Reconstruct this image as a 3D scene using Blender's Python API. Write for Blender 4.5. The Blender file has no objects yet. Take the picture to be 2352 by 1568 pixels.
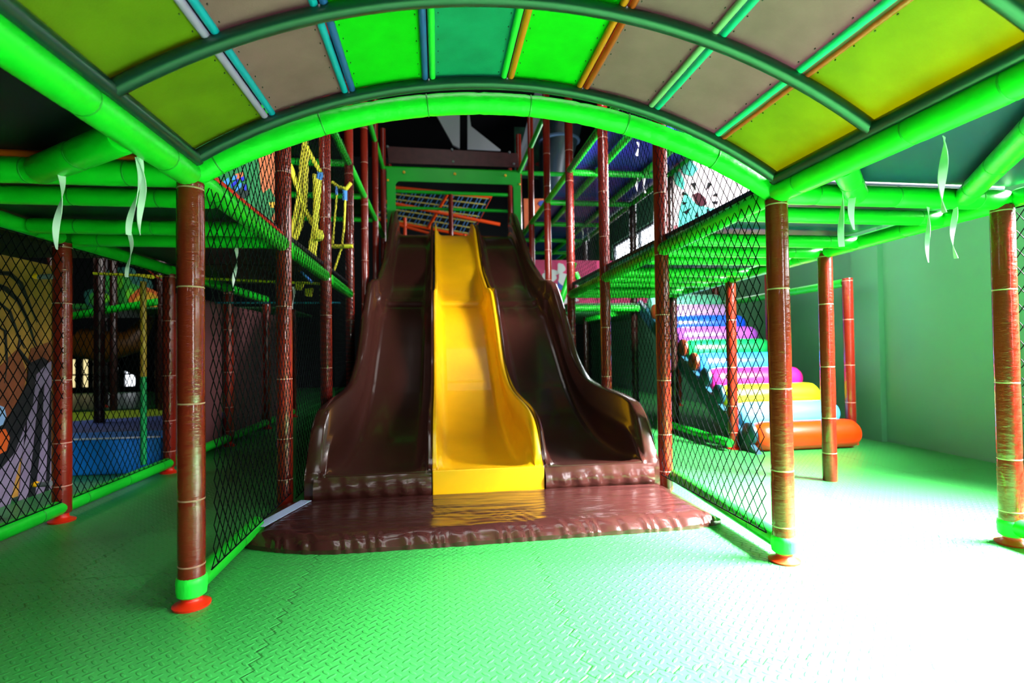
import bpy, bmesh, math, random
from mathutils import Vector, Matrix, noise
R = math.radians
random.seed(7)
scn = bpy.context.scene
col = scn.collection

# ------------------------------------------------------------ camera, world, light, exposure
FPX, CAMZ = 1208.0, 0.943
cam_d = bpy.data.cameras.new('camera')
cam_d.sensor_width = 36.0
cam_d.lens = 36.0 * FPX / 2352.0
cam_d.clip_start = 0.02
cam = bpy.data.objects.new('camera', cam_d)
col.objects.link(cam)
CAMM = (Matrix.Rotation(R(-8.01), 4, 'Z') @ Matrix.Rotation(R(91.0), 4, 'X') @ Matrix.Rotation(R(-0.78), 4, 'Z'))
cam.matrix_world = Matrix.Translation((0, 0, CAMZ)) @ CAMM
scn.camera = cam
cam_d.dof.use_dof = True
cam_d.dof.focus_distance = 2.25
cam_d.dof.aperture_fstop = 2.0

scn.view_settings.view_transform = 'Standard'
scn.view_settings.look = 'None'
scn.view_settings.gamma = 1.0
scn.view_settings.use_curve_mapping = False
scn.view_settings.exposure = -0.3

w = bpy.data.worlds.new('World')
scn.world = w
w.use_nodes = True
w.node_tree.nodes['Background'].inputs[0].default_value = (0.55, 0.75, 1.0, 1)
w.node_tree.nodes['Background'].inputs[1].default_value = 0.025


def area(name, loc, target, sx, sy, energy, color=(1, 1, 1), spread=180):
    d = bpy.data.lights.new(name, 'AREA')
    d.shape = 'RECTANGLE'
    d.size, d.size_y, d.energy, d.color = sx, sy, energy, color
    d.spread = R(spread)
    o = bpy.data.objects.new(name, d)
    col.objects.link(o)
    o.location = loc
    o.rotation_euler = (Vector(target) - Vector(loc)).to_track_quat('-Z', 'Y').to_euler()
    return o


# daylight through the tall front windows on the right, beside the camera
area('window_daylight', (4.15, 0.9, 2.6), (1.65, 1.45, 0.0), 3.0, 1.0, 3300, (1.0, 0.98, 0.97), 58)
# the same windows lighting the roll ramp further in
area('window_daylight_inner', (4.2, 2.2, 3.0), (2.75, 5.2, 0.6), 0.9, 1.2, 260, (1.0, 0.99, 0.98), 46)
# daylight through the far upper window on the right wall
area('upper_window_daylight', (4.2, 9.0, 3.7), (0.5, 8.0, 2.5), 5.0, 0.9, 420, (0.9, 0.95, 1.0))
# added fill from behind the camera for the floor, slide and posts
area('camera_side_fill', (-0.3, -2.3, 2.7), (-1.3, 2.2, 0.1), 2.4, 0.8, 84, (1.0, 0.97, 0.95))
# added light above the right upper floor, aimed to brighten the white mural
area('white_mural_fill', (1.65, 3.0, 3.3), (2.8, 5.2, 2.2), 0.9, 0.5, 120, (1.0, 0.98, 1.0), 70)
# added tall light behind the camera for post highlights and left-side fill
area('post_streak_fill', (3.1, -2.4, 1.5), (-0.6, 2.6, 1.0), 0.4, 1.7, 130, (1.0, 0.99, 1.0))
area('back_room_fill', (-4.0, 6.0, 2.3), (-4.0, 6.3, 0.0), 1.2, 0.6, 24, (1.0, 0.96, 0.85))  # added fill so the mats in the left back room show
area('jungle_mural_fill', (-1.3, 3.1, 2.85), (-1.6, 4.8, 2.3), 0.5, 0.3, 16, (1.0, 0.97, 0.92), 110)  # unseen source added to brighten the jungle mural and ropes
# added light across to the slide, standing in for the right upper window
area('slide_side_fill', (2.3, 4.9, 2.55), (-0.8, 6.3, 1.3), 0.6, 0.6, 110, (1.0, 0.97, 0.95), 120)
area('leafy_board_fill', (-4.2, 6.7, 2.7), (-4.3, 8.5, 2.0), 0.5, 0.4, 12, (1.0, 0.97, 0.9))  # extra light put in for the leafy board
# added light to lift the dark wall at the far right
area('rear_right_fill', (2.2, 8.0, 1.25), (4.4, 10.6, 0.75), 0.8, 0.4, 26, (0.95, 1.0, 0.97))
area('portal_fill', (0.3, 6.8, 5.6), (0.3, 9.2, 3.4), 1.2, 1.2, 16, (1.0, 0.97, 0.92))  # added source brightening the dark slide portal
area('canopy_top_fill', (0.3, 0.7, 4.2), (0.3, 0.7, 0.0), 2.6, 3.2, 60, (1.0, 0.98, 0.97), 100)  # light added above so the translucent panels glow in their own colours


# ------------------------------------------------------------ helpers
def at(px, py, Y):
    """where the line of sight through a photo pixel meets the depth Y"""
    r = CAMM.to_3x3() @ Vector(((px - 1176) / FPX, -(py - 784) / FPX, -1))
    t = Y / r.y
    return Vector((r.x * t, Y, CAMZ + r.z * t))


def lin(c):
    return tuple((v / 12.92 if v <= 0.04045 else ((v + 0.055) / 1.055) ** 2.4) for v in [x / 255 for x in c])


def mat(name, rgb, rough=0.5, spec=0.5, metal=0.0, bump=0.0, bscale=(30, 30, 30), var=0.0, vscale=4.0, emit=None, estr=0.0, coat=0.0):
    m = bpy.data.materials.new(name)
    m.use_nodes = True
    nt = m.node_tree
    b = nt.nodes['Principled BSDF']
    c = lin(rgb) + (1,)
    b.inputs['Base Color'].default_value = c
    b.inputs['Roughness'].default_value = rough
    b.inputs['Specular IOR Level'].default_value = spec
    b.inputs['Metallic'].default_value = metal
    b.inputs['Coat Weight'].default_value = coat
    b.inputs['Coat Roughness'].default_value = 0.08
    if emit:
        b.inputs['Emission Color'].default_value = lin(emit) + (1,)
        b.inputs['Emission Strength'].default_value = estr
    tc = nt.nodes.new('ShaderNodeTexCoord')
    if var > 0:
        n = nt.nodes.new('ShaderNodeTexNoise')
        n.inputs['Scale'].default_value = vscale
        n.inputs['Detail'].default_value = 5
        nt.links.new(tc.outputs['Object'], n.inputs['Vector'])
        mr = nt.nodes.new('ShaderNodeMapRange')
        mr.inputs['From Min'].default_value = 0.3
        mr.inputs['From Max'].default_value = 0.7
        mr.inputs['To Min'].default_value = 1 - var
        mr.inputs['To Max'].default_value = 1 + var
        nt.links.new(n.outputs['Fac'], mr.inputs['Value'])
        mx = nt.nodes.new('ShaderNodeMix')
        mx.data_type = 'RGBA'
        mx.blend_type = 'MULTIPLY'
        mx.inputs[0].default_value = 1.0
        mx.inputs[6].default_value = c
        nt.links.new(mr.outputs[0], mx.inputs[7])
        nt.links.new(mx.outputs[2], b.inputs['Base Color'])
    if bump > 0:
        mp = nt.nodes.new('ShaderNodeMapping')
        mp.inputs['Scale'].default_value = bscale
        nt.links.new(tc.outputs['Object'], mp.inputs['Vector'])
        n2 = nt.nodes.new('ShaderNodeTexNoise')
        n2.inputs['Scale'].default_value = 1.0
        n2.inputs['Detail'].default_value = 3
        nt.links.new(mp.outputs[0], n2.inputs['Vector'])
        bp = nt.nodes.new('ShaderNodeBump')
        bp.inputs['Strength'].default_value = bump
        bp.inputs['Distance'].default_value = 0.01
        nt.links.new(n2.outputs['Fac'], bp.inputs['Height'])
        nt.links.new(bp.outputs[0], b.inputs['Normal'])
    return m


class MB:
    """collects shapes and links them as one mesh object"""

    def __init__(s):
        s.v, s.f, s.mi, s.cur = [], [], [], 0

    def face(s, idx):
        s.f.append(tuple(idx))
        s.mi.append(s.cur)

    def tube(s, pts, rad, n=10, cap=True, flat=None):
        pts = [Vector(p) for p in pts]
        if not isinstance(rad, (list, tuple)):
            rad = [rad] * len(pts)
        base = len(s.v)
        up = None
        for i, p in enumerate(pts):
            d = (pts[min(i + 1, len(pts) - 1)] - pts[max(i - 1, 0)]).normalized()
            if up is None:
                up = Vector((0, 0, 1)) if abs(d.z) < 0.9 else Vector((1, 0, 0))
            a = d.cross(up)
            if a.length < 1e-5:
                a = d.cross(Vector((0, 1, 0)))
            a.normalize()
            b = a.cross(d).normalized()
            up = b
            fl = flat or 1.0
            for k in range(n):
                t = 2 * math.pi * (k + 0.5) / n
                s.v.append(p + a * (rad[i] * math.cos(t)) + b * (rad[i] * fl * math.sin(t)))
        for i in range(len(pts) - 1):
            for k in range(n):
                q, r_ = base + i * n, base + (i + 1) * n
                s.face((q + k, q + (k + 1) % n, r_ + (k + 1) % n, r_ + k))
        if cap:
            s.face([base + k for k in range(n)][::-1])
            e = base + (len(pts) - 1) * n
            s.face([e + k for k in range(n)])
        return s

    def box(s, lo, hi, M=None):
        b = len(s.v)
        for z in (lo[2], hi[2]):
            for x, y in ((lo[0], lo[1]), (hi[0], lo[1]), (hi[0], hi[1]), (lo[0], hi[1])):
                p = Vector((x, y, z))
                s.v.append(M @ p if M else p)
        for q in ((3, 2, 1, 0), (4, 5, 6, 7), (0, 1, 5, 4), (1, 2, 6, 5), (2, 3, 7, 6), (3, 0, 4, 7)):
            s.face([b + k for k in q])
        return s

    def prism(s, poly, a, b):
        """closed outline (list of 3D points) pushed from offset a to offset b"""
        a, b = Vector(a), Vector(b)
        n, base = len(poly), len(s.v)
        for p in poly:
            s.v.append(Vector(p) + a)
        for p in poly:
            s.v.append(Vector(p) + b)
        s.face([base + k for k in range(n)][::-1])
        s.face([base + n + k for k in range(n)])
        for k in range(n):
            s.face((base + k, base + (k + 1) % n, base + n + (k + 1) % n, base + n + k))
        return s

    def lathe(s, prof, c=(0, 0, 0), n=20, axis='Z'):
        base = len(s.v)
        c = Vector(c)
        for r_, h in prof:
            for k in range(n):
                t = 2 * math.pi * k / n
                if axis == 'Z':
                    s.v.append(c + Vector((r_ * math.cos(t), r_ * math.sin(t), h)))
                elif axis == 'X':
                    s.v.append(c + Vector((h, r_ * math.cos(t), r_ * math.sin(t))))
                else:
                    s.v.append(c + Vector((r_ * math.sin(t), h, r_ * math.cos(t))))
        for i in range(len(prof) - 1):
            for k in range(n):
                q, r_ = base + i * n, base + (i + 1) * n
                s.face((q + k, q + (k + 1) % n, r_ + (k + 1) % n, r_ + k))
        if prof[0][0] > 1e-4:
            s.face([base + k for k in range(n)][::-1])
        if prof[-1][0] > 1e-4:
            e = base + (len(prof) - 1) * n
            s.face([e + k for k in range(n)])
        return s

    def grid(s, rows):
        base = len(s.v)
        m = len(rows[0])
        for r_ in rows:
            s.v.extend(Vector(p) for p in r_)
        for i in range(len(rows) - 1):
            for k in range(m - 1):
                a = base + i * m + k
                s.face((a, a + 1, a + m + 1, a + m))
        return s

    def blob(s, c, ax, ay, thick, n=20, wob=0.0, seed=0):
        """a flat painted patch with its own small thickness; ax, ay span it"""
        rnd = random.Random(seed)
        ax, ay = Vector(ax), Vector(ay)
        ph = rnd.random() * 6
        poly = []
        for k in range(n):
            t = 2 * math.pi * k / n
            q = 1 + wob * math.sin(3 * t + ph) + wob * 0.6 * math.sin(5 * t + 2 * ph)
            poly.append(Vector(c) + ax * (q * math.cos(t)) + ay * (q * math.sin(t)))
        s.prism(poly, (0, 0, 0), thick)
        return s

    def build(s, name, mats, parent=None, smooth=True, loc=None, bevel=0, angle=40):
        me = bpy.data.meshes.new(name)
        off = Vector(loc) if loc is not None else Vector((0, 0, 0))
        me.from_pydata([v - off for v in s.v], [], s.f)
        if not isinstance(mats, (list, tuple)):
            mats = [mats]
        for m in mats:
            me.materials.append(m)
        for p, i in zip(me.polygons, s.mi):
            p.material_index = i
        bm = bmesh.new()
        bm.from_mesh(me)
        bmesh.ops.recalc_face_normals(bm, faces=bm.faces)
        bm.to_mesh(me)
        bm.free()
        if smooth:
            me.polygons.foreach_set('use_smooth', [True] * len(me.polygons))
            try:
                me.set_sharp_from_angle(angle=R(angle))
            except Exception:
                pass
        me.update()
        o = bpy.data.objects.new(name, me)
        col.objects.link(o)
        if parent is not None:
            o.parent = parent
        if loc is not None:
            o.location = off if parent is None else off
        if bevel:
            b = o.modifiers.new('bevel', 'BEVEL')
            b.width = bevel
            b.segments = 3
            b.limit_method = 'ANGLE'
        return o


def tag(o, label, cat, group=None, kind=None):
    o['label'] = label
    o['category'] = cat
    if group:
        o['group'] = group
    if kind:
        o['kind'] = kind
    return o


def empty(name, loc, label, cat, group=None):
    o = bpy.data.objects.new(name, None)
    o.empty_display_size = 0.1
    o.location = loc
    col.objects.link(o)
    return tag(o, label, cat, group)


def part(b, name, m, root, **k):
    """build world-space shapes as a child of a thing whose base is at root.location"""
    o = b.build(name, m, root, **k)
    o.data.transform(Matrix.Translation(-root.location))
    return o


def struct(o, label=None):
    o['kind'] = 'structure'
    if label:
        o['label'] = label
    return o


def hermite(xs, ys, x):
    """monotone-ish cubic interpolation"""
    if x <= xs[0]:
        return ys[0]
    if x >= xs[-1]:
        return ys[-1]
    n = len(xs)
    d = [(ys[i + 1] - ys[i]) / (xs[i + 1] - xs[i]) for i in range(n - 1)]
    m = [d[0]] + [0 if d[i - 1] * d[i] <= 0 else 2 * d[i - 1] * d[i] / (d[i - 1] + d[i]) for i in range(1, n - 1)] + [d[-1]]
    for i in range(n - 1):
        if x <= xs[i + 1]:
            h = xs[i + 1] - xs[i]
            t = (x - xs[i]) / h
            return ((1 + 2 * t) * (1 - t) ** 2 * ys[i] + t * (1 - t) ** 2 * h * m[i]
                    + t * t * (3 - 2 * t) * ys[i + 1] + t * t * (t - 1) * h * m[i + 1])


# ------------------------------------------------------------ materials
GREEN = mat('green_vinyl', (14, 178, 34), 0.38, 0.4, bump=0.25, bscale=(14, 14, 14), var=0.06, vscale=6)
GREEN_D = mat('green_tie', (14, 130, 30), 0.5)
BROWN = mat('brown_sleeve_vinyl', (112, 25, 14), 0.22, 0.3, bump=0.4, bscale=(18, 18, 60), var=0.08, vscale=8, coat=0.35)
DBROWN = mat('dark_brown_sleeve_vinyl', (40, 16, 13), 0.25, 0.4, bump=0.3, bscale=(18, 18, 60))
TIE = mat('clear_cable_tie', (176, 120, 104), 0.35)
RED = mat('red_plastic', (214, 34, 10), 0.35)
CHOC = mat('slide_brown_plastic', (58, 28, 23), 0.24, 0.5, bump=0.04, bscale=(12, 12, 12), var=0.06, vscale=3, coat=0.25)
YEL = mat('slide_yellow_plastic', (240, 180, 0), 0.4, 0.45, bump=0.04, bscale=(12, 12, 12), var=0.06, vscale=3, coat=0.15)
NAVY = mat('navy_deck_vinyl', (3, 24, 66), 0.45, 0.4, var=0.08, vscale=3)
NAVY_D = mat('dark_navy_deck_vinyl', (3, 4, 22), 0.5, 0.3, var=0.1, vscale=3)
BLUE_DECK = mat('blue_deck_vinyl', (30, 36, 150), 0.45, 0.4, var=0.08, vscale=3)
RIBM = mat('canopy_tube_paint', (15, 36, 38), 0.28, 0.5)
NET = mat('black_net_cord', (6, 9, 12), 0.9, 0.05)
RIBBON = mat('white_satin_ribbon', (246, 240, 250), 0.35, 0.5)
ORANGE = mat('orange_vinyl', (240, 74, 8), 0.4)
DARK = mat('dark_steel', (14, 16, 18), 0.5)
GREY = mat('grey_metal', (96, 102, 108), 0.5)
WHITE = mat('white_paint', (236, 238, 240), 0.5)
TAPE = mat('pale_blue_tape', (172, 186, 226), 0.4, bump=0.5, bscale=(160, 160, 160))
YROPE = mat('yellow_strap', (224, 214, 44), 0.6, bump=0.6, bscale=(120, 120, 60))
YPAINT = mat('yellow_plastic_cap', (244, 180, 10), 0.35)
PALEB = mat('blue_strap', (70, 130, 220), 0.6)
MAROON = mat('maroon_board', (66, 26, 30), 0.5, var=0.25, vscale=9)


def vinyl_wrinkle(name, rgb, rough, ang, strength):
    """vinyl cover pulled into long diagonal creases"""
    m = mat(name, rgb, rough, 0.5, coat=0.2)
    nt = m.node_tree
    b = nt.nodes['Principled BSDF']
    tc = nt.nodes.new('ShaderNodeTexCoord')
    mp = nt.nodes.new('ShaderNodeMapping')
    mp.inputs['Rotation'].default_value = (0, 0, ang)
    mp.inputs['Scale'].default_value = (3.0, 17.0, 8.0)
    nt.links.new(tc.outputs['Object'], mp.inputs['Vector'])
    n = nt.nodes.new('ShaderNodeTexNoise')
    n.inputs['Scale'].default_value = 1.0
    n.inputs['Detail'].default_value = 1.5
    n.inputs['Distortion'].default_value = 0.6
    nt.links.new(mp.outputs[0], n.inputs['Vector'])
    bp = nt.nodes.new('ShaderNodeBump')
    bp.inputs['Strength'].default_value = strength
    bp.inputs['Distance'].default_value = 0.03
    nt.links.new(n.outputs['Fac'], bp.inputs['Height'])
    nt.links.new(bp.outputs[0], b.inputs['Normal'])
    return m


MATV = vinyl_wrinkle('mat_brown_vinyl', (56, 27, 25), 0.2, R(35), 0.5)
PADV = vinyl_wrinkle('pad_brown_vinyl', (62, 29, 25), 0.22, R(62), 0.6)


def floor_mat_material():
    """green foam play tiles with a raised diamond tread and interlocking seams"""
    m = mat('green_foam_tile', (46, 205, 108), 0.40, 0.6)
    nt = m.node_tree
    b = nt.nodes['Principled BSDF']
    L = nt.links.new

    def math_(op, a, c=None, d=None):
        n = nt.nodes.new('ShaderNodeMath')
        n.operation = op
        for i, x in enumerate((a, c, d)):
            if x is None:
                continue
            if isinstance(x, (int, float)):
                n.inputs[i].default_value = x
            else:
                L(x, n.inputs[i])
        return n.outputs[0]
    tc = nt.nodes.new('ShaderNodeTexCoord')
    sp = nt.nodes.new('ShaderNodeSeparateXYZ')
    L(tc.outputs['Object'], sp.inputs[0])
    X, Y = sp.outputs[0], sp.outputs[1]
    s = 1 / 0.030
    # grid turned by 45 degrees
    u = math_('MULTIPLY', math_('ADD', X, Y), s * 0.7071)
    v = math_('MULTIPLY', math_('SUBTRACT', Y, X), s * 0.7071)
    cu, cv = math_('FLOOR', u), math_('FLOOR', v)
    fu = math_('SUBTRACT', math_('FRACT', u), 0.5)
    fv = math_('SUBTRACT', math_('FRACT', v), 0.5)
    chk = math_('MODULO', math_('ABSOLUTE', math_('ADD', cu, cv)), 2.0)
    inv = math_('SUBTRACT', 1.0, chk)
    a = math_('ADD', math_('MULTIPLY', fu, chk), math_('MULTIPLY', fv, inv))
    c = math_('ADD', math_('MULTIPLY', fv, chk), math_('MULTIPLY', fu, inv))
    e = math_('ADD', math_('POWER', math_('ABSOLUTE', math_('DIVIDE', a, 0.60)), 2.0), math_('POWER', math_('ABSOLUTE', math_('DIVIDE', c, 0.20)), 2.0))
    mr = nt.nodes.new('ShaderNodeMapRange')
    mr.interpolation_type = 'SMOOTHSTEP'
    mr.inputs['From Min'].default_value = 1.0
    mr.inputs['From Max'].default_value = 0.2
    L(e, mr.inputs['Value'])
    # jigsaw seams every 1.0 m, one of them along X = 0.43
    def seam(p, q, off):
        zig = math_('MULTIPLY', math_('SUBTRACT', math_('PINGPONG', q, 0.035), 0.0175), 0.8)
        t = math_('ADD', math_('ADD', p, off), zig)
        d = math_('ABSOLUTE', math_('SUBTRACT', math_('FRACT', t), 0.5))
        g = nt.nodes.new('ShaderNodeMapRange')
        g.inputs['From Min'].default_value = 0.0
        g.inputs['From Max'].default_value = 0.006
        g.inputs['To Min'].default_value = 1.0
        g.inputs['To Max'].default_value = 0.0
        L(d, g.inputs['Value'])
        return g.outputs[0]
    sm = math_('MAXIMUM', seam(X, Y, 10.07), seam(Y, X, 10.02))
    h = math_('SUBTRACT', mr.outputs[0], math_('MULTIPLY', sm, 1.4))
    bp = nt.nodes.new('ShaderNodeBump')
    bp.inputs['Strength'].default_value = 0.55
    bp.inputs['Distance'].default_value = 0.004
    L(h, bp.inputs['Height'])
    L(bp.outputs[0], b.inputs['Normal'])
    # each tile its own slight shade, seams darker
    wn = nt.nodes.new('ShaderNodeTexWhiteNoise')
    cmb = nt.nodes.new('ShaderNodeCombineXYZ')
    L(math_('FLOOR', math_('ADD', X, 10.57)), cmb.inputs[0])
    L(math_('FLOOR', math_('ADD', Y, 10.52)), cmb.inputs[1])
    L(cmb.outputs[0], wn.inputs['Vector'])
    n = nt.nodes.new('ShaderNodeTexNoise')
    n.inputs['Scale'].default_value = 2.5
    L(tc.outputs['Object'], n.inputs['Vector'])
    sh = math_('ADD', math_('ADD', 0.84, math_('MULTIPLY', wn.outputs['Value'], 0.14)), math_('MULTIPLY', n.outputs['Fac'], 0.16))
    sh = math_('SUBTRACT', sh, math_('MULTIPLY', sm, 0.25))
    mx = nt.nodes.new('ShaderNodeMix')
    mx.data_type = 'RGBA'
    mx.blend_type = 'MULTIPLY'
    mx.inputs[0].default_value = 1
    mx.inputs[6].default_value = (0.028, 0.29, 0.052, 1)
    L(sh, mx.inputs[7])
    L(mx.outputs[2], b.inputs['Base Color'])
    return m


FLOOR = floor_mat_material()
WALLR = mat('green_grey_wall_paint', (78, 138, 104), 0.6, 0.3, var=0.06, vscale=1.2)
WALLD = mat('dark_wall_paint', (20, 24, 26), 0.8, 0.2, var=0.1, vscale=2)
CEILM = mat('black_ceiling_paint', (8, 8, 11), 0.9, 0.1)
GLOW = mat('daylight_glazing', (255, 255, 255), 0.3, emit=(240, 246, 255), estr=7.0)
GLOW_B = mat('dim_daylight_glazing', (255, 255, 255), 0.3, emit=(240, 246, 255), estr=2.5)
GLOW_F = mat('front_daylight_glazing', (255, 255, 255), 0.3, emit=(250, 250, 255), estr=20.0)
GLOW_S = mat('sunny_glazing', (255, 240, 190), 0.3, emit=(255, 236, 170), estr=1.2)

# ------------------------------------------------------------ the room
struct(MB().box((-10, -4, -0.1), (6, 15.2, 0.0)).build('floor', FLOOR, smooth=False))
struct(MB().box((-10, -4, 6.4), (6, 15.2, 6.5)).build('ceiling', CEILM, smooth=False))
struct(MB().box((4.36, 2.75, 0), (4.56, 4.62, 6.4)).box((4.30, 4.62, 0), (4.62, 4.95, 6.4)).box((4.46, 4.95, 0), (4.62, 9.6, 6.4))
       .box((4.46, 9.6, 0), (4.62, 13.0, 2.48)).box((4.46, 9.6, 3.62), (4.62, 13.0, 6.4)).box((4.46, 13.0, 0), (4.62, 15, 6.4))
       .box((4.36, -4, 0), (4.56, 2.75, 1.5)).box((4.36, -4, 3.4), (4.56, 2.75, 6.4)).box((4.36, -4, 1.5), (4.56, -0.9, 3.4))
       .build('wall_right', WALLR, smooth=False))
struct(MB().box((-10, 15, 0), (-9.6, 15.15, 6.4)).box((-9.6, 15, 0.92), (-7.85, 15.15, 6.4)).box((-9.6, 15, 0), (-7.85, 15.15, 0.10))
       .box((-7.85, 15, 0), (4.62, 15.15, 6.4)).build('wall_back', WALLD, smooth=False))
struct(MB().box((-10.15, -4, 0), (-10, 15.15, 6.4)).build('wall_left', WALLD, smooth=False))
wf = struct(MB().box((4.5, 9.6, 2.48), (4.56, 13.0, 2.54)).box((4.5, 9.6, 3.56), (4.56, 13.0, 3.62)).box((4.5, 9.6, 2.48), (4.56, 9.66, 3.62))
            .box((4.5, 12.94, 2.48), (4.56, 13.0, 3.62)).box((4.5, 11.27, 2.48), (4.56, 11.33, 3.62)).build('window_1', GREY, smooth=False))
MB().box((4.57, 9.6, 2.48), (4.59, 13.0, 3.62)).build('pane', GLOW, wf, smooth=False)
wf = struct(MB().box((-9.6, 15.02, 0.10), (-7.85, 15.08, 0.15)).box((-9.6, 15.02, 0.87), (-7.85, 15.08, 0.92)).box((-9.6, 15.02, 0.45), (-7.85, 15.08, 0.49))
            .box((-9.28, 15.02, 0.10), (-9.12, 15.08, 0.92)).box((-8.98, 15.02, 0.10), (-8.86, 15.08, 0.92)).box((-8.72, 15.02, 0.10), (-8.62, 15.08, 0.92))
            .box((-8.5, 15.02, 0.10), (-8.42, 15.08, 0.92)).box((-8.28, 15.02, 0.10), (-8.12, 15.08, 0.92))
            .prism([(-8.75, 15.02, 0.93), (-7.84, 15.02, 0.93), (-7.84, 15.02, 0.4)], (0, 0, 0), (0, 0.06, 0))
            .build('window_2', DARK, smooth=False))
MB().box((-9.6, 15.1, 0.10), (-8.75, 15.12, 0.92)).build('pane', GLOW_S, wf, smooth=False)
MB().box((-8.75, 15.1, 0.10), (-7.85, 15.12, 0.92)).build('pane', GLOW_B, wf, smooth=False)
wf = struct(MB().box((4.42, -0.9, 1.5), (4.5, 2.75, 1.58)).box((4.42, -0.9, 3.32), (4.5, 2.75, 3.4)).box((4.42, -0.9, 1.5), (4.5, -0.82, 3.4))
            .box((4.42, 2.67, 1.5), (4.5, 2.75, 3.4)).box((4.42, 0.9, 1.5), (4.5, 0.98, 3.4)).build('window_3', GREY, smooth=False))
MB().box((4.51, -0.9, 1.5), (4.53, 2.75, 3.4)).build('pane', GLOW_F, wf, smooth=False)

# ------------------------------------------------------------ posts
_ring = {}


def ring_mesh(rad, m):
    key = (round(rad, 4), m.name)
    if key not in _ring:
        b = MB()
        n, k = 24, 6
        base = 0
        for i in range(n):
            t = 2 * math.pi * i / n
            for j in range(k):
                q = 2 * math.pi * j / k
                rr = rad + 0.0022 * math.cos(q)
                b.v.append(Vector((rr * math.cos(t), rr * math.sin(t), 0.0035 * math.sin(q))))
        for i in range(n):
            for j in range(k):
                b.face((i * k + j, ((i + 1) % n) * k + j, ((i + 1) % n) * k + (j + 1) % k, i * k + (j + 1) % k))
        o = b.build('cable_tie', m)
        _ring[key] = o.data
        bpy.data.objects.remove(o)
    return _ring[key]


def tie(parent, loc, direction, rad, m=TIE):
    o = bpy.data.objects.new('cable_tie', ring_mesh(rad, m))
    o.parent = parent
    o.location = loc
    o.rotation_euler = Vector(direction).to_track_quat('Z', 'Y').to_euler()
    col.objects.link(o)
    return o


COLLAR = mat('green_collar_vinyl', (34, 232, 62), 0.4, 0.4, bump=0.3, bscale=(40, 40, 12))


def post(X, Y, z1, label, foot=True, collar=True, ties=True, r=0.047, z0=None, group='brown padded posts', ph=0.0, m=None):
    root = empty('padded_post', (X, Y, 0), label, 'post', group)
    zb = z0 if z0 is not None else (0.10 if collar else (0.05 if foot else 0.0))
    lv = [z for z in (0.155 + ph, 0.40 + ph, 0.76 + ph, 1.20 + ph, 1.575, 2.02 + ph, 2.43 + ph, 2.86, 3.3 + ph, 3.75 + ph, 4.2) if zb + 0.03 < z < z1 - 0.015]
    zs = [zb]
    rs = [r * 0.97]
    zs.append(zb + 0.01)
    rs.append(r)
    rnd = random.Random(int(X * 100 + Y * 10))
    for z in lv:
        for dz, q in ((-0.035, 1.0), (-0.008, 0.975), (0, 0.95), (0.008, 0.975), (0.035, 1.0)):
            if zs[-1] < z + dz < z1:
                zs.append(z + dz)
                rs.append(r * q)
        zs.append(min(z + 0.18, z1 - 0.004))
        rs.append(r * rnd.uniform(0.985, 1.03))
    pairs = sorted(zip(zs, rs))
    zs, rs = [p[0] for p in pairs] + [z1], [p[1] for p in pairs] + [r * 0.98]
    b = MB()
    b.tube([(0, 0, z) for z in zs], rs, 20)
    b.build('sleeve', m or BROWN, root, angle=60)
    if ties:
        for z in lv:
            tie(root, (0, 0, z), (0, 0, 1), r * 0.955)
    if foot:
        MB().lathe([(0.0, 0.0), (0.064, 0.0), (0.066, 0.008), (0.05, 0.014), (0.036, 0.022), (0.033, 0.03), (0.033, 0.06), (0.0, 0.06)], n=24).build('base_flange', RED, root)
    if collar:
        MB().lathe([(0.0, 0.04), (0.040, 0.037), (0.050, 0.045), (0.053, 0.07), (0.052, 0.082), (0.054, 0.09), (0.052, 0.108), (0.046, 0.114), (0, 0.114)], n=24).build('collar', COLLAR, root)
    return root


XL, XR = -0.93, 1.503
G = [2.15 + 1.22 * k for k in range(9)]
ordn = ['front', 'second', 'third', 'fourth', 'fifth', 'sixth', 'seventh', 'eighth']
# the two rows either side of the slide bay
post(XL, G[0], 1.6, 'nearest brown padded post, standing at the left foot of the canopy arch')
post(XR, G[0], 1.6, 'brown padded post standing at the right foot of the canopy arch')
for k in range(1, 7):
    post(XL, G[k], 4.9, 'tall brown padded post, %s back in the row left of the slide' % ordn[k], foot=(k > 1), collar=False, ties=k < 5, ph=0.03 * k)
    post(XR, G[k], 4.9, 'tall brown padded post, %s back in the row right of the slide' % ordn[k], foot=(k > 1), collar=False, ties=k < 5, ph=-0.03 * k)
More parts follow.
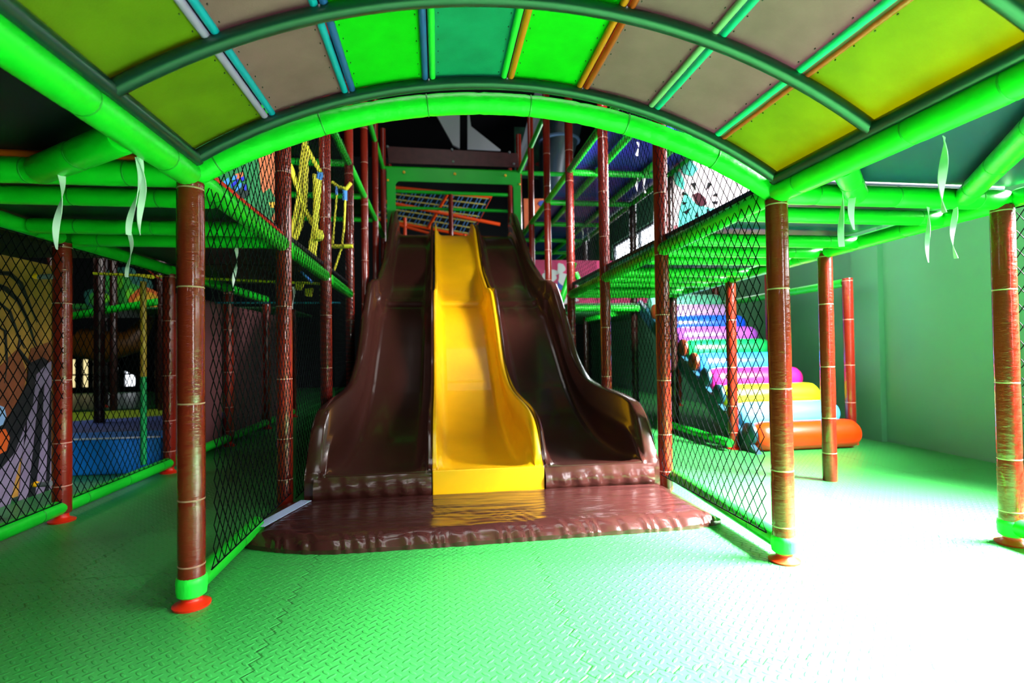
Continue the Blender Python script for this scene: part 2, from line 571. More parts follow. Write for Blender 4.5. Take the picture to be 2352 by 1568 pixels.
# left outer row
pl = post(-2.15, G[1], 1.6, 'glossy brown post with yellow capped clamps at the far left net', ph=0.05, collar=False)
for z, dz in ((1.40, 0.012), (0.23, -0.012)):
    c = MB().tube([(-0.02, -0.055, z), (-0.085, -0.06, z - 0.004)], [0.016, 0.013], 12)
    ob = c.build('clamp_arm', GREY, pl)
    MB().lathe([(0.0, -0.112), (0.010, -0.110), (0.016, -0.102), (0.017, -0.09), (0.014, -0.082), (0, -0.082)], c=(0, -0.06, z), n=14, axis='X').build('yellow_cap', YPAINT, ob)
post(-2.15, G[2], 1.6, 'brown post just left of the nearest post, next to the blue step', collar=False, ph=0.02)
for k in (3, 4, 5):
    post(-2.15, G[k], 1.6, 'shaded brown post, %s along the dark panel wall on the left' % ordn[k - 2 - (k > 2)], collar=False, ties=k < 4)
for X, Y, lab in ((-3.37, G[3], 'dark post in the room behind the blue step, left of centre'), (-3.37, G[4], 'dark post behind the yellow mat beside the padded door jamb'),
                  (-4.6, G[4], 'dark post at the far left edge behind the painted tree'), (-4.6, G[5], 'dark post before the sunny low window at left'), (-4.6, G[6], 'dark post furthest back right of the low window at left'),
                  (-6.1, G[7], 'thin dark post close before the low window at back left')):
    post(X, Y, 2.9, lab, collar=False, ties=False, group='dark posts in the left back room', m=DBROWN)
# right rows
post(2.675, G[0], 1.6, 'brown post at the right edge of the picture with a net beyond')
post(2.72, G[1], 1.6, 'lone brown post standing on the bright floor before the foam rolls', foot=False, collar=False, ph=0.04)
post(2.72, G[2], 1.6, 'brown post seen through the net at the left end of the foam rolls', ties=True, collar=False)
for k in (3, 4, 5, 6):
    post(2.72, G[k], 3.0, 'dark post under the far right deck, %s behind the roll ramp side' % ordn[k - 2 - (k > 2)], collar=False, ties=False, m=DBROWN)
post(3.94, G[2], 1.6, 'brown post against the green wall behind the orange roll', collar=False)
for k in (3, 4, 5):
    post(3.94, G[k], 3.0, 'slim brown post by the right wall, %s beyond the roll ramp' % ordn[k - 2 - (k > 2)], collar=False, ties=False)
post(XL, 10.69, 4.7, 'brown post just inside the left leg of the slide portal', foot=False, collar=False, ties=False, z0=2.9)
post(XR, 10.69, 4.7, 'brown post just inside the right leg of the slide portal', foot=False, collar=False, ties=False, z0=2.9)
post(0.287, 10.70, 4.13, 'brown post in the middle behind the top of the yellow slide', foot=False, collar=False, ties=False, z0=2.9)


# ------------------------------------------------------------ padded rails and beams
def rail(p0, p1, label, r=0.045, cat='rail', group=None, m=GREEN, ties=True, name='padded_rail', step=0.36, sag=0.0, strip=None):
    p0, p1 = Vector(p0), Vector(p1)
    d = p1 - p0
    Ln = d.length
    dn = d.normalized()
    rnd = random.Random(int(abs(p0.x * 91 + p0.y * 37 + p0.z * 11 + p1.y * 5) * 10))
    nt_ = max(1, int(Ln / step))
    tp = [(i + 0.5 + rnd.uniform(-0.15, 0.15)) / nt_ * Ln for i in range(nt_)]
    st = {0.0: 0.93, 0.012: 1.0, Ln - 0.012: 1.0, Ln: 0.93}
    for t in tp:
        for dz, q in ((-0.03, 1.0), (-0.008, 0.97), (0, 0.94), (0.008, 0.97), (0.03, 1.0)):
            if 0.015 < t + dz < Ln - 0.015:
                st[t + dz] = q
    ks = sorted(st)
    pts = [dn * t - Vector((0, 0, sag * 4 * (t / Ln) * (1 - t / Ln))) for t in ks]
    o = MB().tube(pts, [r * st[t] * (1 if st[t] < 1 else rnd.uniform(0.985, 1.015)) for t in ks], 18).build(name, m, angle=60)
    o.location = p0
    tag(o, label, cat, group, 'thing')
    if ties:
        for t in tp:
            tie(o, dn * t - Vector((0, 0, sag * 4 * (t / Ln) * (1 - t / Ln))), dn, r * 0.945, GREEN_D if m is GREEN else TIE)
    if strip:
        MB().tube([dn * 0.03 + Vector((0, 0, r * 1.15)), dn * (Ln - 0.03) + Vector((0, 0, r * 1.15))], 0.02, 10).build('edge_strip', strip, o)['label'] = 'red orange edge strip'
    return o


Z1, Z2, Z3 = 1.63, 2.98, 4.2
GJ = 'green padded joists under the decks'
GL = 'green padded deck edge rails'
rail((XL, -0.7, Z1), (XL, G[0] - 0.02, Z1), 'thick green padded rail along the left side of the coloured canopy', 0.05, group=GL)
rail((XR, -0.7, Z1), (XR, G[0] - 0.02, Z1), 'thick green padded rail along the right side of the coloured canopy', 0.05, group=GL)
for k in range(3):
    rail((XL, G[k] + 0.03, Z1 - 0.02 * k), (XL, G[k + 1] - 0.03, Z1 - 0.02 * (k + 1)), 'green deck edge rail behind the left net, %s bay from the front' % ['first', 'second', 'third'][k], group=GL, strip=RED if k == 0 else None)
    rail((XR, G[k] + 0.03, Z1 - 0.02 * k), (XR, G[k + 1] - 0.03, Z1 - 0.02 * (k + 1)), 'green deck edge rail behind the right net, %s bay from the front' % ['first', 'second', 'third'][k], group=GL)
    rail((2.72, G[k] + 0.03, Z1 - 0.02 * k), (2.72, G[k + 1] - 0.03, Z1 - 0.02 * (k + 1)), 'outer green edge rail of the right deck, %s bay from the front' % ['first', 'second', 'third'][k], group=GL)
for k in range(4):
    rail((-2.15, G[k] + 0.03, Z1), (-2.15, G[k + 1] - 0.03, Z1), 'outer green edge rail of the left deck, %s bay from the front' % ['first', 'second', 'third', 'fourth'][k], group=GL)
rail((2.72, 0.6, Z1), (2.72, G[0] - 0.03, Z1), 'green edge rail in the top right corner above the right net', group=GL)
rail((-3.5, G[0], Z1), (XL - 0.03, G[0], Z1), 'front green cross rail of the left deck with an orange strip on top', 0.048, group=GL, strip=ORANGE)
rail((XR + 0.03, G[0], Z1), (2.72 - 0.03, G[0], Z1), 'front green cross rail of the right deck below the ribbons', 0.048, group=GL)
jd = [2.48, 3.06, 3.40, 3.70, 4.26, 4.59, 4.92, 5.48, 5.81]
words = ['first', 'second', 'third', 'fourth', 'fifth', 'sixth', 'seventh', 'eighth', 'ninth']
for i, y in enumerate(jd):
    rail((XR + 0.03, y, Z1 - 0.016 * (y - 2.15)), (2.715, y, Z1 - 0.016 * (y - 2.15)), 'green joist under the right deck, %s behind its front cross rail' % words[i], 0.04, 'joist', GJ, name='padded_joist', ties=y < 4)
    if i < 3:
        rail((-2.10, y, Z1), (XL - 0.05, y, Z1), 'green joist under the left deck, %s behind its front cross rail' % words[i], 0.04, 'joist', GJ, name='padded_joist', ties=y < 4)
rail((-0.965, 1.78, Z1 - 0.005), (-1.42, 2.11, Z1 - 0.01), 'short thick green corner brace at upper left behind a white ribbon', 0.05, 'brace', name='corner_brace', step=0.3)
rail((1.54, 1.80, Z1), (1.86, 2.10, Z1 - 0.01), 'short green corner brace hidden behind ribbons right of the arch', 0.045, 'brace', name='corner_brace', step=0.3)
rail((1.54, 0.97, Z1), (2.43, 2.11, Z1), 'long green diagonal brace crossing the navy deck at upper right', 0.045, 'brace', name='corner_brace')
# floor rails of the nets
GB = 'green padded floor rails under the nets'
rail((XL, G[0] + 0.04, 0.075), (XL, 2.86, 0.075), 'short green floor rail from the nearest post to the landing mat', 0.042, group=GB)
rail((XR + 0.01, G[0] + 0.04, 0.075), (XR + 0.05, G[1] - 0.03, 0.10), 'green floor rail right of the landing mat under the right net', 0.042, group=GB)
rail((-2.15, 0.9, 0.082), (-2.15, G[1] + 0.02, 0.082), 'green floor rail at the far left under the painted tree net', 0.043, group=GB)
rail((-2.15, G[1] + 0.02, 0.082), (-2.15, G[2], 0.082), 'green floor rail at left in front of the blue step', 0.043, group=GB)
for k in (2, 3, 4):
    rail((-2.15, G[k] + 0.04, 0.082), (-2.15, G[k + 1] - 0.04, 0.082), 'green floor rail below the dark panel wall, %s section' % words[k - 2], 0.04, group=GB, ties=k < 4)
rail((2.675, 0.9, 0.085), (2.675, G[0] - 0.03, 0.085), 'green floor rail at the right edge of the picture', 0.042, group=GB)
rail((2.62, G[2] - 0.12, 0.075), (2.62, G[3] + 0.2, 0.075), 'green floor rail left of the foam roll ramp', 0.038, group=GB)
rail((3.94, G[2] + 0.04, 1.56), (3.94, G[4] + 0.1, 1.56), 'green rail on the right wall above the roll ramp', 0.04)

# upper storeys
GU = 'green rails of the upper storeys'
for k in range(2, 6):
    rail((XL, G[k] + 0.02, Z2), (XL, G[k + 1] - 0.02, Z2), 'upper storey green rail left of the slide, %s bay' % words[k - 2], 0.038, group=GU, ties=False)
for k in range(1, 6):
    rail((XR, G[k] + 0.02, Z2), (XR, G[k + 1] - 0.02, Z2), 'upper storey green rail right of the slide, %s bay' % words[k - 1], 0.038, group=GU, ties=False)
for k in (4, 5):
    rail((XL, G[k] + 0.02, Z3 + 0.02), (XL, G[k + 1] - 0.02, Z3), 'topmost green rail left of the slide top, %s bay' % words[k - 4], 0.036, group=GU, ties=False)
    rail((XR, G[k] + 0.02, Z3 + 0.02), (XR, G[k + 1] - 0.02, Z3), 'topmost green rail right of the slide top, %s bay' % words[k - 4], 0.036, group=GU, ties=False)
rail((XL + 0.02, G[6], Z3), (XR - 0.02, G[6], Z3), 'green rail across the top of the slide portal', 0.04, group=GU, ties=False)
rail((XR + 0.02, G[6], Z3), (2.72, G[6], Z3), 'green rail running right from the portal top', 0.038, group=GU, ties=False)
for i, x in enumerate((1.83, 2.39, 2.72)):
    rail((x, 4.7, Z2), (x, 12.0, Z2), 'long green joist under the upper blue deck, %s from the slide' % words[i], 0.038, 'joist', GJ, name='padded_joist', ties=False)
for i, y in enumerate((G[3], G[4], G[5], G[6], 10.69, 11.91)):
    rail((XR + 0.03, y, Z2 - 0.015), (2.70, y, Z2 - 0.015), 'green cross joist under the upper blue deck, %s from the front' % words[i], 0.036, 'joist', GJ, name='padded_joist', ties=False)
for i, y in enumerate((G[2], G[3], G[4], G[5])):
    rail((-2.15, y, Z2), (XL - 0.03, y, Z2), 'dim green cross joist behind the yellow ropes, %s from the front' % words[i], 0.038, 'joist', GJ, name='padded_joist', ties=False)
rail((XL + 0.05, 10.69, 4.17), (XR - 0.05, 10.69, 4.15), 'upper green bar inside the slide portal', 0.036, group=GU, ties=False)
rail((XL + 0.05, 10.77, 3.86), (XR - 0.05, 10.77, 3.84), 'lower dark green bar inside the slide portal', 0.03, group=GU, ties=False)
rail((1.75, 6.9, 1.5), (2.72, 6.9, 1.5), 'bright green rail of the far right deck above grey panels', 0.045, group=GU, ties=False)
rail((1.95, 11.95, 1.5), (2.55, 11.95, 1.5), 'short far green rail under the back edge of the dark green deck', 0.04, group=GU, ties=False)
rail((2.72, 6.9, 1.5), (2.72, 9.4, 1.5), 'side rail of the far right deck above grey panels', 0.045, group=GU, ties=False)
rail(at(1318, 603, 7.3), at(1288, 694, 7.3), 'slanting dark green brace right of the slide top', 0.045, 'brace', name='corner_brace', ties=False)
rail(at(1321, 626, 5.86), at(1337, 658, 5.86), 'small slanting bright green brace before the pink mural', 0.03, 'brace', name='corner_brace', ties=False)


# ------------------------------------------------------------ decks
def deck(x0, x1, y0, y1, z, label, m, grp='padded deck panels'):
    o = MB().box((x0 + 0.008, y0 + 0.008, z), (x1 - 0.008, y1 - 0.008, z + 0.032)).build('deck_panel', m, smooth=False, bevel=0.012)
    return tag(o, label, 'deck', grp, 'thing')


DZ = Z1 + 0.05
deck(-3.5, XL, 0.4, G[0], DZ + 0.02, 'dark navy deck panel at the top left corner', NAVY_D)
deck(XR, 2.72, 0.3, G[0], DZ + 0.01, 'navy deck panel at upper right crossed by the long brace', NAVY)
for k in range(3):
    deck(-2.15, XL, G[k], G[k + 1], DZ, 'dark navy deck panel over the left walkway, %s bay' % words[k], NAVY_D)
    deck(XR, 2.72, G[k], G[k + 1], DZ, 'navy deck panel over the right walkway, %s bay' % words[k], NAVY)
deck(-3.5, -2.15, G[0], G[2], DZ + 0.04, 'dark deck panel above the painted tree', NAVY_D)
for k, (a, b) in enumerate(((4.7, G[3]), (G[3], G[4]), (G[4], G[5]), (G[5], G[6]), (G[6], 10.69), (10.69, 12.0))):
    deck(XR, 2.74, a, b, Z2 + 0.05, 'blue panel of the upper right deck, %s from the front' % words[k], BLUE_DECK)
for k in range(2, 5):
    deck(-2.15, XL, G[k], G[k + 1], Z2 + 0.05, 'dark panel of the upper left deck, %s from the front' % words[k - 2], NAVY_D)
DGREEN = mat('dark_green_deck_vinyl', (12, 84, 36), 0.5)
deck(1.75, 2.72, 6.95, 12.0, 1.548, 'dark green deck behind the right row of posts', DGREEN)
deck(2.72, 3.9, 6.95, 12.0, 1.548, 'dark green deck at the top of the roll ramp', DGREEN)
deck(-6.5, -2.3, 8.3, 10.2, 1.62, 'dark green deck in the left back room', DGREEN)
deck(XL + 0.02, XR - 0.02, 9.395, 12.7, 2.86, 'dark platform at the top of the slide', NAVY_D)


# ------------------------------------------------------------ nets
def net(o0, axis, width, z0, z1, label, cw=0.062, ch=0.086, rad=0.0021, slack=0.006, clip=None):
    """black diamond mesh net hung in the upright plane through o0 along axis"""
    o0, ax = Vector(o0), Vector(axis).normalized()
    nrm = ax.cross(Vector((0, 0, 1)))
    b = MB()
    Hh = z1 - z0
    slope = ch / cw
    for sgn in (1, -1):
        n0 = int(-Hh / ch) - 1
        n1 = int(width / cw) + 1 if sgn == 1 else int((width + Hh / slope) / cw) + 1
        for i in range(n0 if sgn == 1 else 0, n1):
            u0 = i * cw
            # z = sgn*slope*(u-u0)
            if sgn == 1:
                ua, ub = max(0, u0), min(width, u0 + Hh / slope)
            else:
                ua, ub = max(0, u0 - Hh / slope), min(width, u0)
            if ub - ua < 0.01:
                continue
            seg = max(1, int((ub - ua) / 0.09))
            pts = []
            for k in range(seg + 1):
                u = ua + (ub - ua) * k / seg
                z = slope * (u - u0) if sgn == 1 else -slope * (u - u0)
                p = o0 + ax * u + Vector((0, 0, z0 + z))
                q = noise.noise_vector(p * 2.2)
                edge = min(1.0, 8 * min(z, Hh - z, 0.3) + 0.1)
                p = p + nrm * (q.x * slack * 3 * edge) + ax * (q.y * slack * edge) + Vector((0, 0, q.z * slack * edge))
                if clip and not clip(p):
                    if len(pts) > 1:
                        b.tube(pts, rad, 4, cap=False)
                    pts = []
                    continue
                pts.append(p)
            if len(pts) > 1:
                b.tube(pts, rad, 4, cap=False)
    # border cords
    for z in (z0, z1):
        b.tube([o0 + Vector((0, 0, z)), o0 + ax * width + Vector((0, 0, z))], rad * 1.6, 5)
    o = b.build('safety_net', NET, smooth=False)
    return tag(o, label, 'net', 'black safety nets', 'thing')


def under_arch(p):
    return p.z < 1.62 or p.y > G[0] + 0.03


for k in range(3):
    net((XL + 0.05, G[k] + 0.05, 0), (0, 1, 0), 1.12, 0.11 if k == 0 else 0.05, 2.95, 'black diamond net left of the slide, %s bay from the front' % words[k])
    net((XR - 0.05, G[k] + 0.05, 0), (0, 1, 0), 1.12, 0.11 if k == 0 else 0.05, 2.95, 'black diamond net right of the slide, %s bay from the front' % words[k])
net((-2.12, 1.2, 0), (0, 1, 0), G[1] - 1.25, 0.12, 1.58, 'black diamond net before the painted tree at far left')
net((-2.12, G[1] + 0.05, 0), (0, 1, 0), 1.12, 0.12, 1.58, 'black diamond net before the blue step at left')
net((2.69, 1.0, 0), (0, 1, 0), 1.1, 0.12, 1.58, 'black diamond net at the right edge of the picture')
net((2.66, G[3], 0), (0, 1, 0), 2.4, 1.7, 2.9, 'dark net in the upper right storey before the bright window', cw=0.08, ch=0.1)

# ------------------------------------------------------------ canopy
CX, HW, RISE, ZB = 0.287, 1.172, 0.345, 1.675
RAD = (HW * HW + RISE * RISE) / (2 * RISE)
PHI = math.asin(HW / RAD)


def arc(t, y, dr=0.0):
    a = t * PHI
    return Vector((CX + (RAD + dr) * math.sin(a), y, ZB + RISE - RAD + (RAD + dr) * math.cos(a)))


can = empty('barrel_canopy', (CX, 1.0, ZB), 'arched canopy of coloured fabric panels on dark tubes over the front', 'canopy')
RIBY = [2.085, 1.575, 1.05, 0.5, -0.1, -0.7]
for i, y in enumerate(RIBY):
    part(MB().tube([arc(-1 + 2 * k / 40, y) for k in range(41)], 0.024, 14), 'rib', RIBM, can)
for s in (-1, 1):
    part(MB().tube([(CX + s * HW, -0.75, ZB), (CX + s * HW, 2.10, ZB)], 0.025, 14), 'side_tube', RIBM, can)
PCOL = {'olive': (90, 92, 0), 'mauve': (120, 66, 82), 'green': (5, 150, 5), 'teal': (10, 100, 82)}
PMAT = {k: mat('canopy_%s_fabric' % k, v, 0.7, 0.2, bump=0.12, bscale=(200, 200, 200), var=0.13, vscale=7) for k, v in PCOL.items()}
SEQ = ['olive', 'mauve', 'green', 'teal', 'green', 'mauve', 'mauve', 'olive']
SCOL = {'lilac': (176, 116, 186), 'blue': (0, 120, 176), 'navy': (34, 58, 140), 'green': (40, 180, 70), 'orange': (216, 88, 8), 'red': (170, 44, 12), 'grey': (150, 146, 136), 'teal': (0, 146, 150), 'aqua': (40, 226, 190)}
SMAT = {k: mat('canopy_%s_edging' % k, v, 0.4) for k, v in SCOL.items()}
JOIN = [('lilac', 'blue'), ('blue', 'navy'), ('navy', 'green'), ('green', 'orange'), ('orange', 'red'), ('grey', 'teal'), ('aqua', 'red')]
RIVET = DARK
for _m in PMAT.values():
    _nt = _m.node_tree
    _b = _nt.nodes['Principled BSDF']
    _t = _nt.nodes.new('ShaderNodeBsdfTranslucent')
    _x = _nt.nodes.new('ShaderNodeMixShader')
    _x.inputs[0].default_value = 0.2
    _nt.links.new(_b.inputs['Base Color'].links[0].from_socket, _t.inputs['Color'])
    _nt.links.new(_b.outputs[0], _x.inputs[1])
    _nt.links.new(_t.outputs[0], _x.inputs[2])
    _nt.links.new(_x.outputs[0], _nt.nodes['Material Output'].inputs['Surface'])
for i in range(len(RIBY) - 1):
    ya, yb = RIBY[i], RIBY[i + 1]
    for j, c in enumerate(SEQ):
        ta, tb = (-1 + 2 * j / 8 + 0.012 if j else -1.02), (-1 + 2 * (j + 1) / 8 - 0.012 if j < 7 else 1.02)
        b = MB()
        rows = []
        for y in (ya, (ya + yb) / 2, yb):
            rows.append([arc(ta + (tb - ta) * k / 8, y, 0.028 + (0.004 * math.sin(math.pi * k / 8) if y not in (ya, yb) else 0)) for k in range(9)])
        b.grid(rows)
        b.cur = 1
        for t in (ta + 0.018, tb - 0.018):
            for q in range(7):
                y = ya + (yb - ya) * (q + 0.5) / 7
                p = arc(t, y, 0.0265)
                b.box((p.x - 0.0012, p.y - 0.0022, p.z - 0.0015), (p.x + 0.0012, p.y + 0.0022, p.z + 0.003))
        part(b, 'panel', [PMAT[c], RIVET], can, angle=30)['label'] = '%s fabric panel' % {'olive': 'yellow green', 'mauve': 'mauve grey', 'green': 'bright green', 'teal': 'teal'}[c]
    for j, (c1, c2) in enumerate(JOIN):
        t = -1 + 2 * (j + 1) / 8
        for s, c in ((-1, c1), (1, c2)):
            b = MB().tube([arc(t + s * 0.0115, ya, 0.021), arc(t + s * 0.0115, yb, 0.021)], 0.0125, 10)
            part(b, 'edging', SMAT[c], can)['label'] = '%s edging strip' % c
# padded front arch under the first rib
ap = MB()
pts, rs = [], []
for k in range(121):
    t = -1 + 2 * k / 120
    a = t * 1.0
    HWA, RA = HW + 0.045, 0.342
    RR = (HWA * HWA + RA * RA) / (2 * RA)
    q = a * math.asin(HWA / RR)
    pts.append(Vector((CX + RR * math.sin(q), G[0] + 0.015, 1.632 + RA - RR + RR * math.cos(q))))
    rs.append(0.043 * (0.95 if k % 10 == 5 else (0.985 + 0.03 * random.random())))
arch = ap.tube(pts, rs, 18).build('padded_arch', mat('green_arch_vinyl', (20, 204, 42), 0.42, 0.4, bump=0.6, bscale=(16, 24, 24), var=0.05), angle=70)
arch.location = (0, 0, 0)
tag(arch, 'wrinkled bright green padded arch spanning the two front posts', 'arch', None, 'thing')
for k in range(5, 121, 10):
    if k % 20 == 5:
        d = pts[k + 1] - pts[k - 1]
        tie(arch, pts[k], d, 0.0425, GREEN_D)

# ------------------------------------------------------------ slide
sx = [3.30, 3.36, 3.45, 3.70, 4.15, 4.7, 5.2, 5.8, 6.3, 6.6, 6.85, 7.3, 7.9, 8.5, 8.95, 9.2, 9.42]
sf = [0.205, 0.20, 0.185, 0.165, 0.20, 0.34, 0.58, 1.02, 1.37, 1.52, 1.60, 1.80, 2.22, 2.64, 2.86, 2.92, 2.93]
wx = [3.30, 3.34, 3.40, 3.48, 3.62, 3.85, 4.4, 4.75, 5.2, 5.75, 6.15, 6.30, 6.6, 7.1, 7.6, 8.2, 8.7, 9.2, 9.42]
wo = [0.215, 0.26, 0.38, 0.49, 0.57, 0.60, 0.63, 0.67, 0.86, 1.38, 1.72, 1.80, 1.84, 2.04, 2.28, 2.72, 3.08, 3.38, 3.44]
wi = [0.215, 0.24, 0.33, 0.43, 0.50, 0.54, 0.58, 0.63, 0.80, 1.30, 1.62, 1.70, 1.74, 1.92, 2.14, 2.58, 2.97, 3.18, 3.22]


def lane(xa, xb, wallL, wallR, m, root, label, thL, thR):
    rows = []
    N = 150
    Ys = [3.30 + (9.38 - 3.30) * (k / N) ** 1.25 for k in range(N + 1)]
    for Y in Ys:
        up = min(1.0, max(0.0, (Y - 6.20) / 0.07))
        up = up * up * (3 - 2 * up)
        f = hermite(sx, sf, Y) + 0.028 * min(1.0, max(0.0, (Y - 6.58) / 0.05)) - 0.02 * math.exp(-((Y - 6.56) / 0.03) ** 2)
        f += 0.010 * min(1.0, max(0.0, (Y - 5.18) / 0.04))
        ins = 0.035 * up
        zl, zr = hermite(wx, wallL, Y), hermite(wx, wallR, Y)
        zl, zr = max(zl, f + 0.012), max(zr, f + 0.012)
        base = max(0.0, min(f, zl) - 0.42) if Y > 3.45 else 0.0

        def side(x, s, z, th):
            h = z - f
            fil = min(0.09, 0.35 * h + 0.01)
            bead = 0.012 if th > 0.06 else 0.0
            q = [(x, base), (x, z - 0.03 * min(1, h * 4)), (x + s * 0.008, z - 0.008), (x + s * 0.022, z), (x + s * (th - 0.03), z + 0.0),
                 (x + s * (th - 0.012), z - 0.012)]
            if bead:
                q += [(x + s * (th - 0.008), z - 0.35 * h), (x + s * (th + 0.012), z - 0.40 * h), (x + s * (th + 0.02), z - 0.55 * h)]
            else:
                q += [(x + s * (th - 0.004), z - 0.3 * h), (x + s * th, z - 0.5 * h), (x + s * (th + 0.004), z - 0.6 * h)]
            q += [(x + s * (th + 0.02), f + fil * 1.0 if fil < 0.35 * h else f + 0.35 * h), (x + s * (th + 0.035), f + fil * 0.35), (x + s * (th + 0.07), f + fil * 0.06), (x + s * (th + 0.10), f)]
            return q
        le, ri = side(xa + (ins if thL > 0.06 else 0.3 * ins), 1, zl, thL), side(xb - (ins if thR > 0.06 else ins * 0.5), -1, zr, thR)
        mid = [((le[-1][0] * (1 - t) + ri[-1][0] * t), f) for t in (0.25, 0.5, 0.75)]
        prof = le + mid + ri[::-1]
        rows.append([(x, Y, z) for x, z in prof])
    # front closing face of the lip
    first = rows[0]
    front = [[(x, 3.295, min(z, 0.16)) for x, y, z in first], [(x, 3.293, 0.05) for x, y, z in first]]
    b = MB().grid(front[::-1] + rows)
    o = part(b, 'lane', m, root, angle=75)
    o['label'] = label
    o.data.flip_normals()
    return o


SX = [-0.80, -0.045, 0.655, 1.43]
sl = empty('wave_slide', (0.31, 3.3, 0), 'wide three lane wave slide, two brown lanes flanking a yellow one', 'slide')
lane(SX[0], SX[1], wo, wi, CHOC, sl, 'left brown lane', 0.10, 0.04)
lane(SX[1] + 0.002, SX[2], wi, wi, YEL, sl, 'yellow middle lane', 0.035, 0.055)
lane(SX[2] + 0.002, SX[3], wi, wo, CHOC, sl, 'right brown lane', 0.045, 0.10)
for xa, xb, m, nm in ((SX[0] + 0.06, SX[1] - 0.004, PADV, 'front_pad'), (SX[2] + 0.006, SX[3] - 0.05, PADV, 'front_pad')):
    rows = []
    for k in range(9):
        a = k / 8
        z = 0.035 + 0.165 * a
        bul = 0.03 * math.sin(math.pi * a) + 0.008
        rows.append([(xa + (xb - xa) * q / 24, 3.29 - bul * (1 + 0.15 * math.sin(q * 1.7 + a * 3)), z) for q in range(25)])
    part(MB().grid(rows), nm, m, sl)
part(MB().box((SX[1] + 0.002, 3.262, 0.03), (SX[2] - 0.002, 3.29, 0.215)), 'front_plate', YEL, sl, smooth=False, bevel=0.006)

# landing mat
lm = MB()
rows_t = []
NX, NY = 240, 34
x0, x1 = -0.97, 1.49
for j in range(NY + 1):
    row = []
    for i in range(NX + 1):
        u, v = i / NX, j / NY
        yf = 2.585 + 0.17 * max(0, (0.22 - u) / 0.22) ** 2 + 0.06 * max(0, (u - 0.85) / 0.15) ** 3 - 0.012 * math.sin(u * 5)
        x = x0 + (x1 - x0) * u
        y = yf + (3.246 - yf) * v
        e = min(v * 8, u * 16, (1 - u) * 16, 1)
        z = 0.020 + 0.055 * (1 - (1 - e) ** 2) + 0.004 * noise.noise(Vector((x * 3, y * 3, 0)))
        pk = 0.5 + 0.5 * math.sin(x * 88 + y * 60 + 2.5 * math.sin(x * 17) + 1.3 * math.sin(x * 41))
        z += 0.010 * math.exp(-((v - 0.03) / 0.06) ** 2) * (pk - 0.5) + 0.006 * pk * max(0, noise.noise(Vector((x * 1.3 + y * 2.2, y * 0.7, 3)))) * min(1, v * 6)
        y -= 0.006 * pk * max(0.0, 1 - v * 12)
        row.append((x, y, z))
    rows_t.append(row)
bot = [[(x, y, 0.001) for x, y, z in r] for r in (rows_t[0], rows_t[-1])]
lm.grid(rows_t).grid([bot[0], rows_t[0]]).grid([rows_t[-1], bot[1]])
lm.grid([[(r[0][0], r[0][1], 0.001) for r in rows_t], [r[0] for r in rows_t]]).grid([[r[-1] for r in rows_t], [(r[-1][0], r[-1][1], 0.001) for r in rows_t]])
lmo = lm.build('landing_mat', MATV, angle=70)
tag(lmo, 'wrinkled brown vinyl landing mat on the floor before the slide', 'mat')
ta, tb = Vector((-0.90, 2.80, 0.080)), Vector((-0.775, 3.24, 0.080))
dv = (tb - ta).normalized()
sv = Vector((-dv.y, dv.x, 0)) * 0.033
tag(MB().prism([ta - sv, tb - sv, tb + sv, ta + sv], (0, 0, 0), (0, 0, 0.003)).build('tape_strip', TAPE, smooth=False), 'pale blue worn tape strip along the left edge of the landing mat', 'tape')

# ------------------------------------------------------------ slide portal and what stands above it
po = empty('slide_portal', (0.32, 9.44, 2.9), 'flat green board frame around the top of the slide', 'frame')


def rounded_frame(x0, x1, z0, z1, ix0, ix1, iz1, y, th):
    b = MB()
    b.box((x0, y, z0), (ix0, y + th, z1))
    b.box((ix1, y, z0), (x1, y + th, z1))
    b.box((ix0, y, iz1), (ix1, y + th, z1))
    for cx_, s in ((ix0, 1), (ix1, -1)):
        poly = [(cx_, y, iz1), (cx_ + s * 0.07, y, iz1)] + [(cx_ + s * (0.07 - 0.07 * math.sin(a)), y, iz1 - 0.07 + 0.07 * math.cos(a)) for a in [R(15 * k) for k in range(1, 7)]]
        b.prism(poly, (0, 0, 0), (0, th, 0))
    return b


part(rounded_frame(-0.86, 1.52, 2.95, 4.18, -0.71, 1.385, 3.955, 9.387, 0.03), 'frame_board', mat('green_board', (10, 170, 44), 0.45), po, smooth=False)
for x in (-0.56, 0.33, 1.24):
    q = part(MB().lathe([(0, 9.355), (0.02, 9.36), (0.024, 9.375), (0.02, 9.4), (0, 9.4)], (x, 0, 4.11), 12, 'Y'), 'yellow_cap', YPAINT, po)
for x in (-0.84, 1.50):
    part(MB().lathe([(0, 9.355), (0.016, 9.36), (0.02, 9.375), (0.016, 9.4), (0, 9.4)], (x, 0, 3.96), 12, 'Y'), 'yellow_cap', YPAINT, po)
bd = empty('sign_board', (0.33, 9.5, 4.26), 'dark maroon wooden board with round bolts above the slide portal', 'board')
part(MB().prism([at(889, 336, 9.40), at(1188, 352, 9.40), at(1192, 384, 9.37), at(893, 374, 9.37)], (0, 0, 0), (0, 0.02, 0)), 'board', MAROON, bd, smooth=False)
for px, py in ((890, 336), (1038, 343), (1170, 349), (1041, 371), (1180, 376)):
    p = at(px, py, 9.37)
    part(MB().lathe([(0, -0.012), (0.016, -0.01), (0.022, 0.0), (0.022, 0.03), (0, 0.03)], p, 12, 'Y'), 'bolt', GREY, bd)

# orange framed lattice tilted behind the portal
la = empty('lattice_climber', (0.2, 11.6, 3.3), 'tilted orange frame with blue and yellow lattice seen through the portal', 'climber')


def LP(u, v):
    a, b_, c, d = at(905, 430, 11.6), at(1125, 452, 11.6), at(1078, 540, 12.2), at(860, 500, 12.2)
    return (a * (1 - u) + b_ * u) * (1 - v) + (d * (1 - u) + c * u) * v


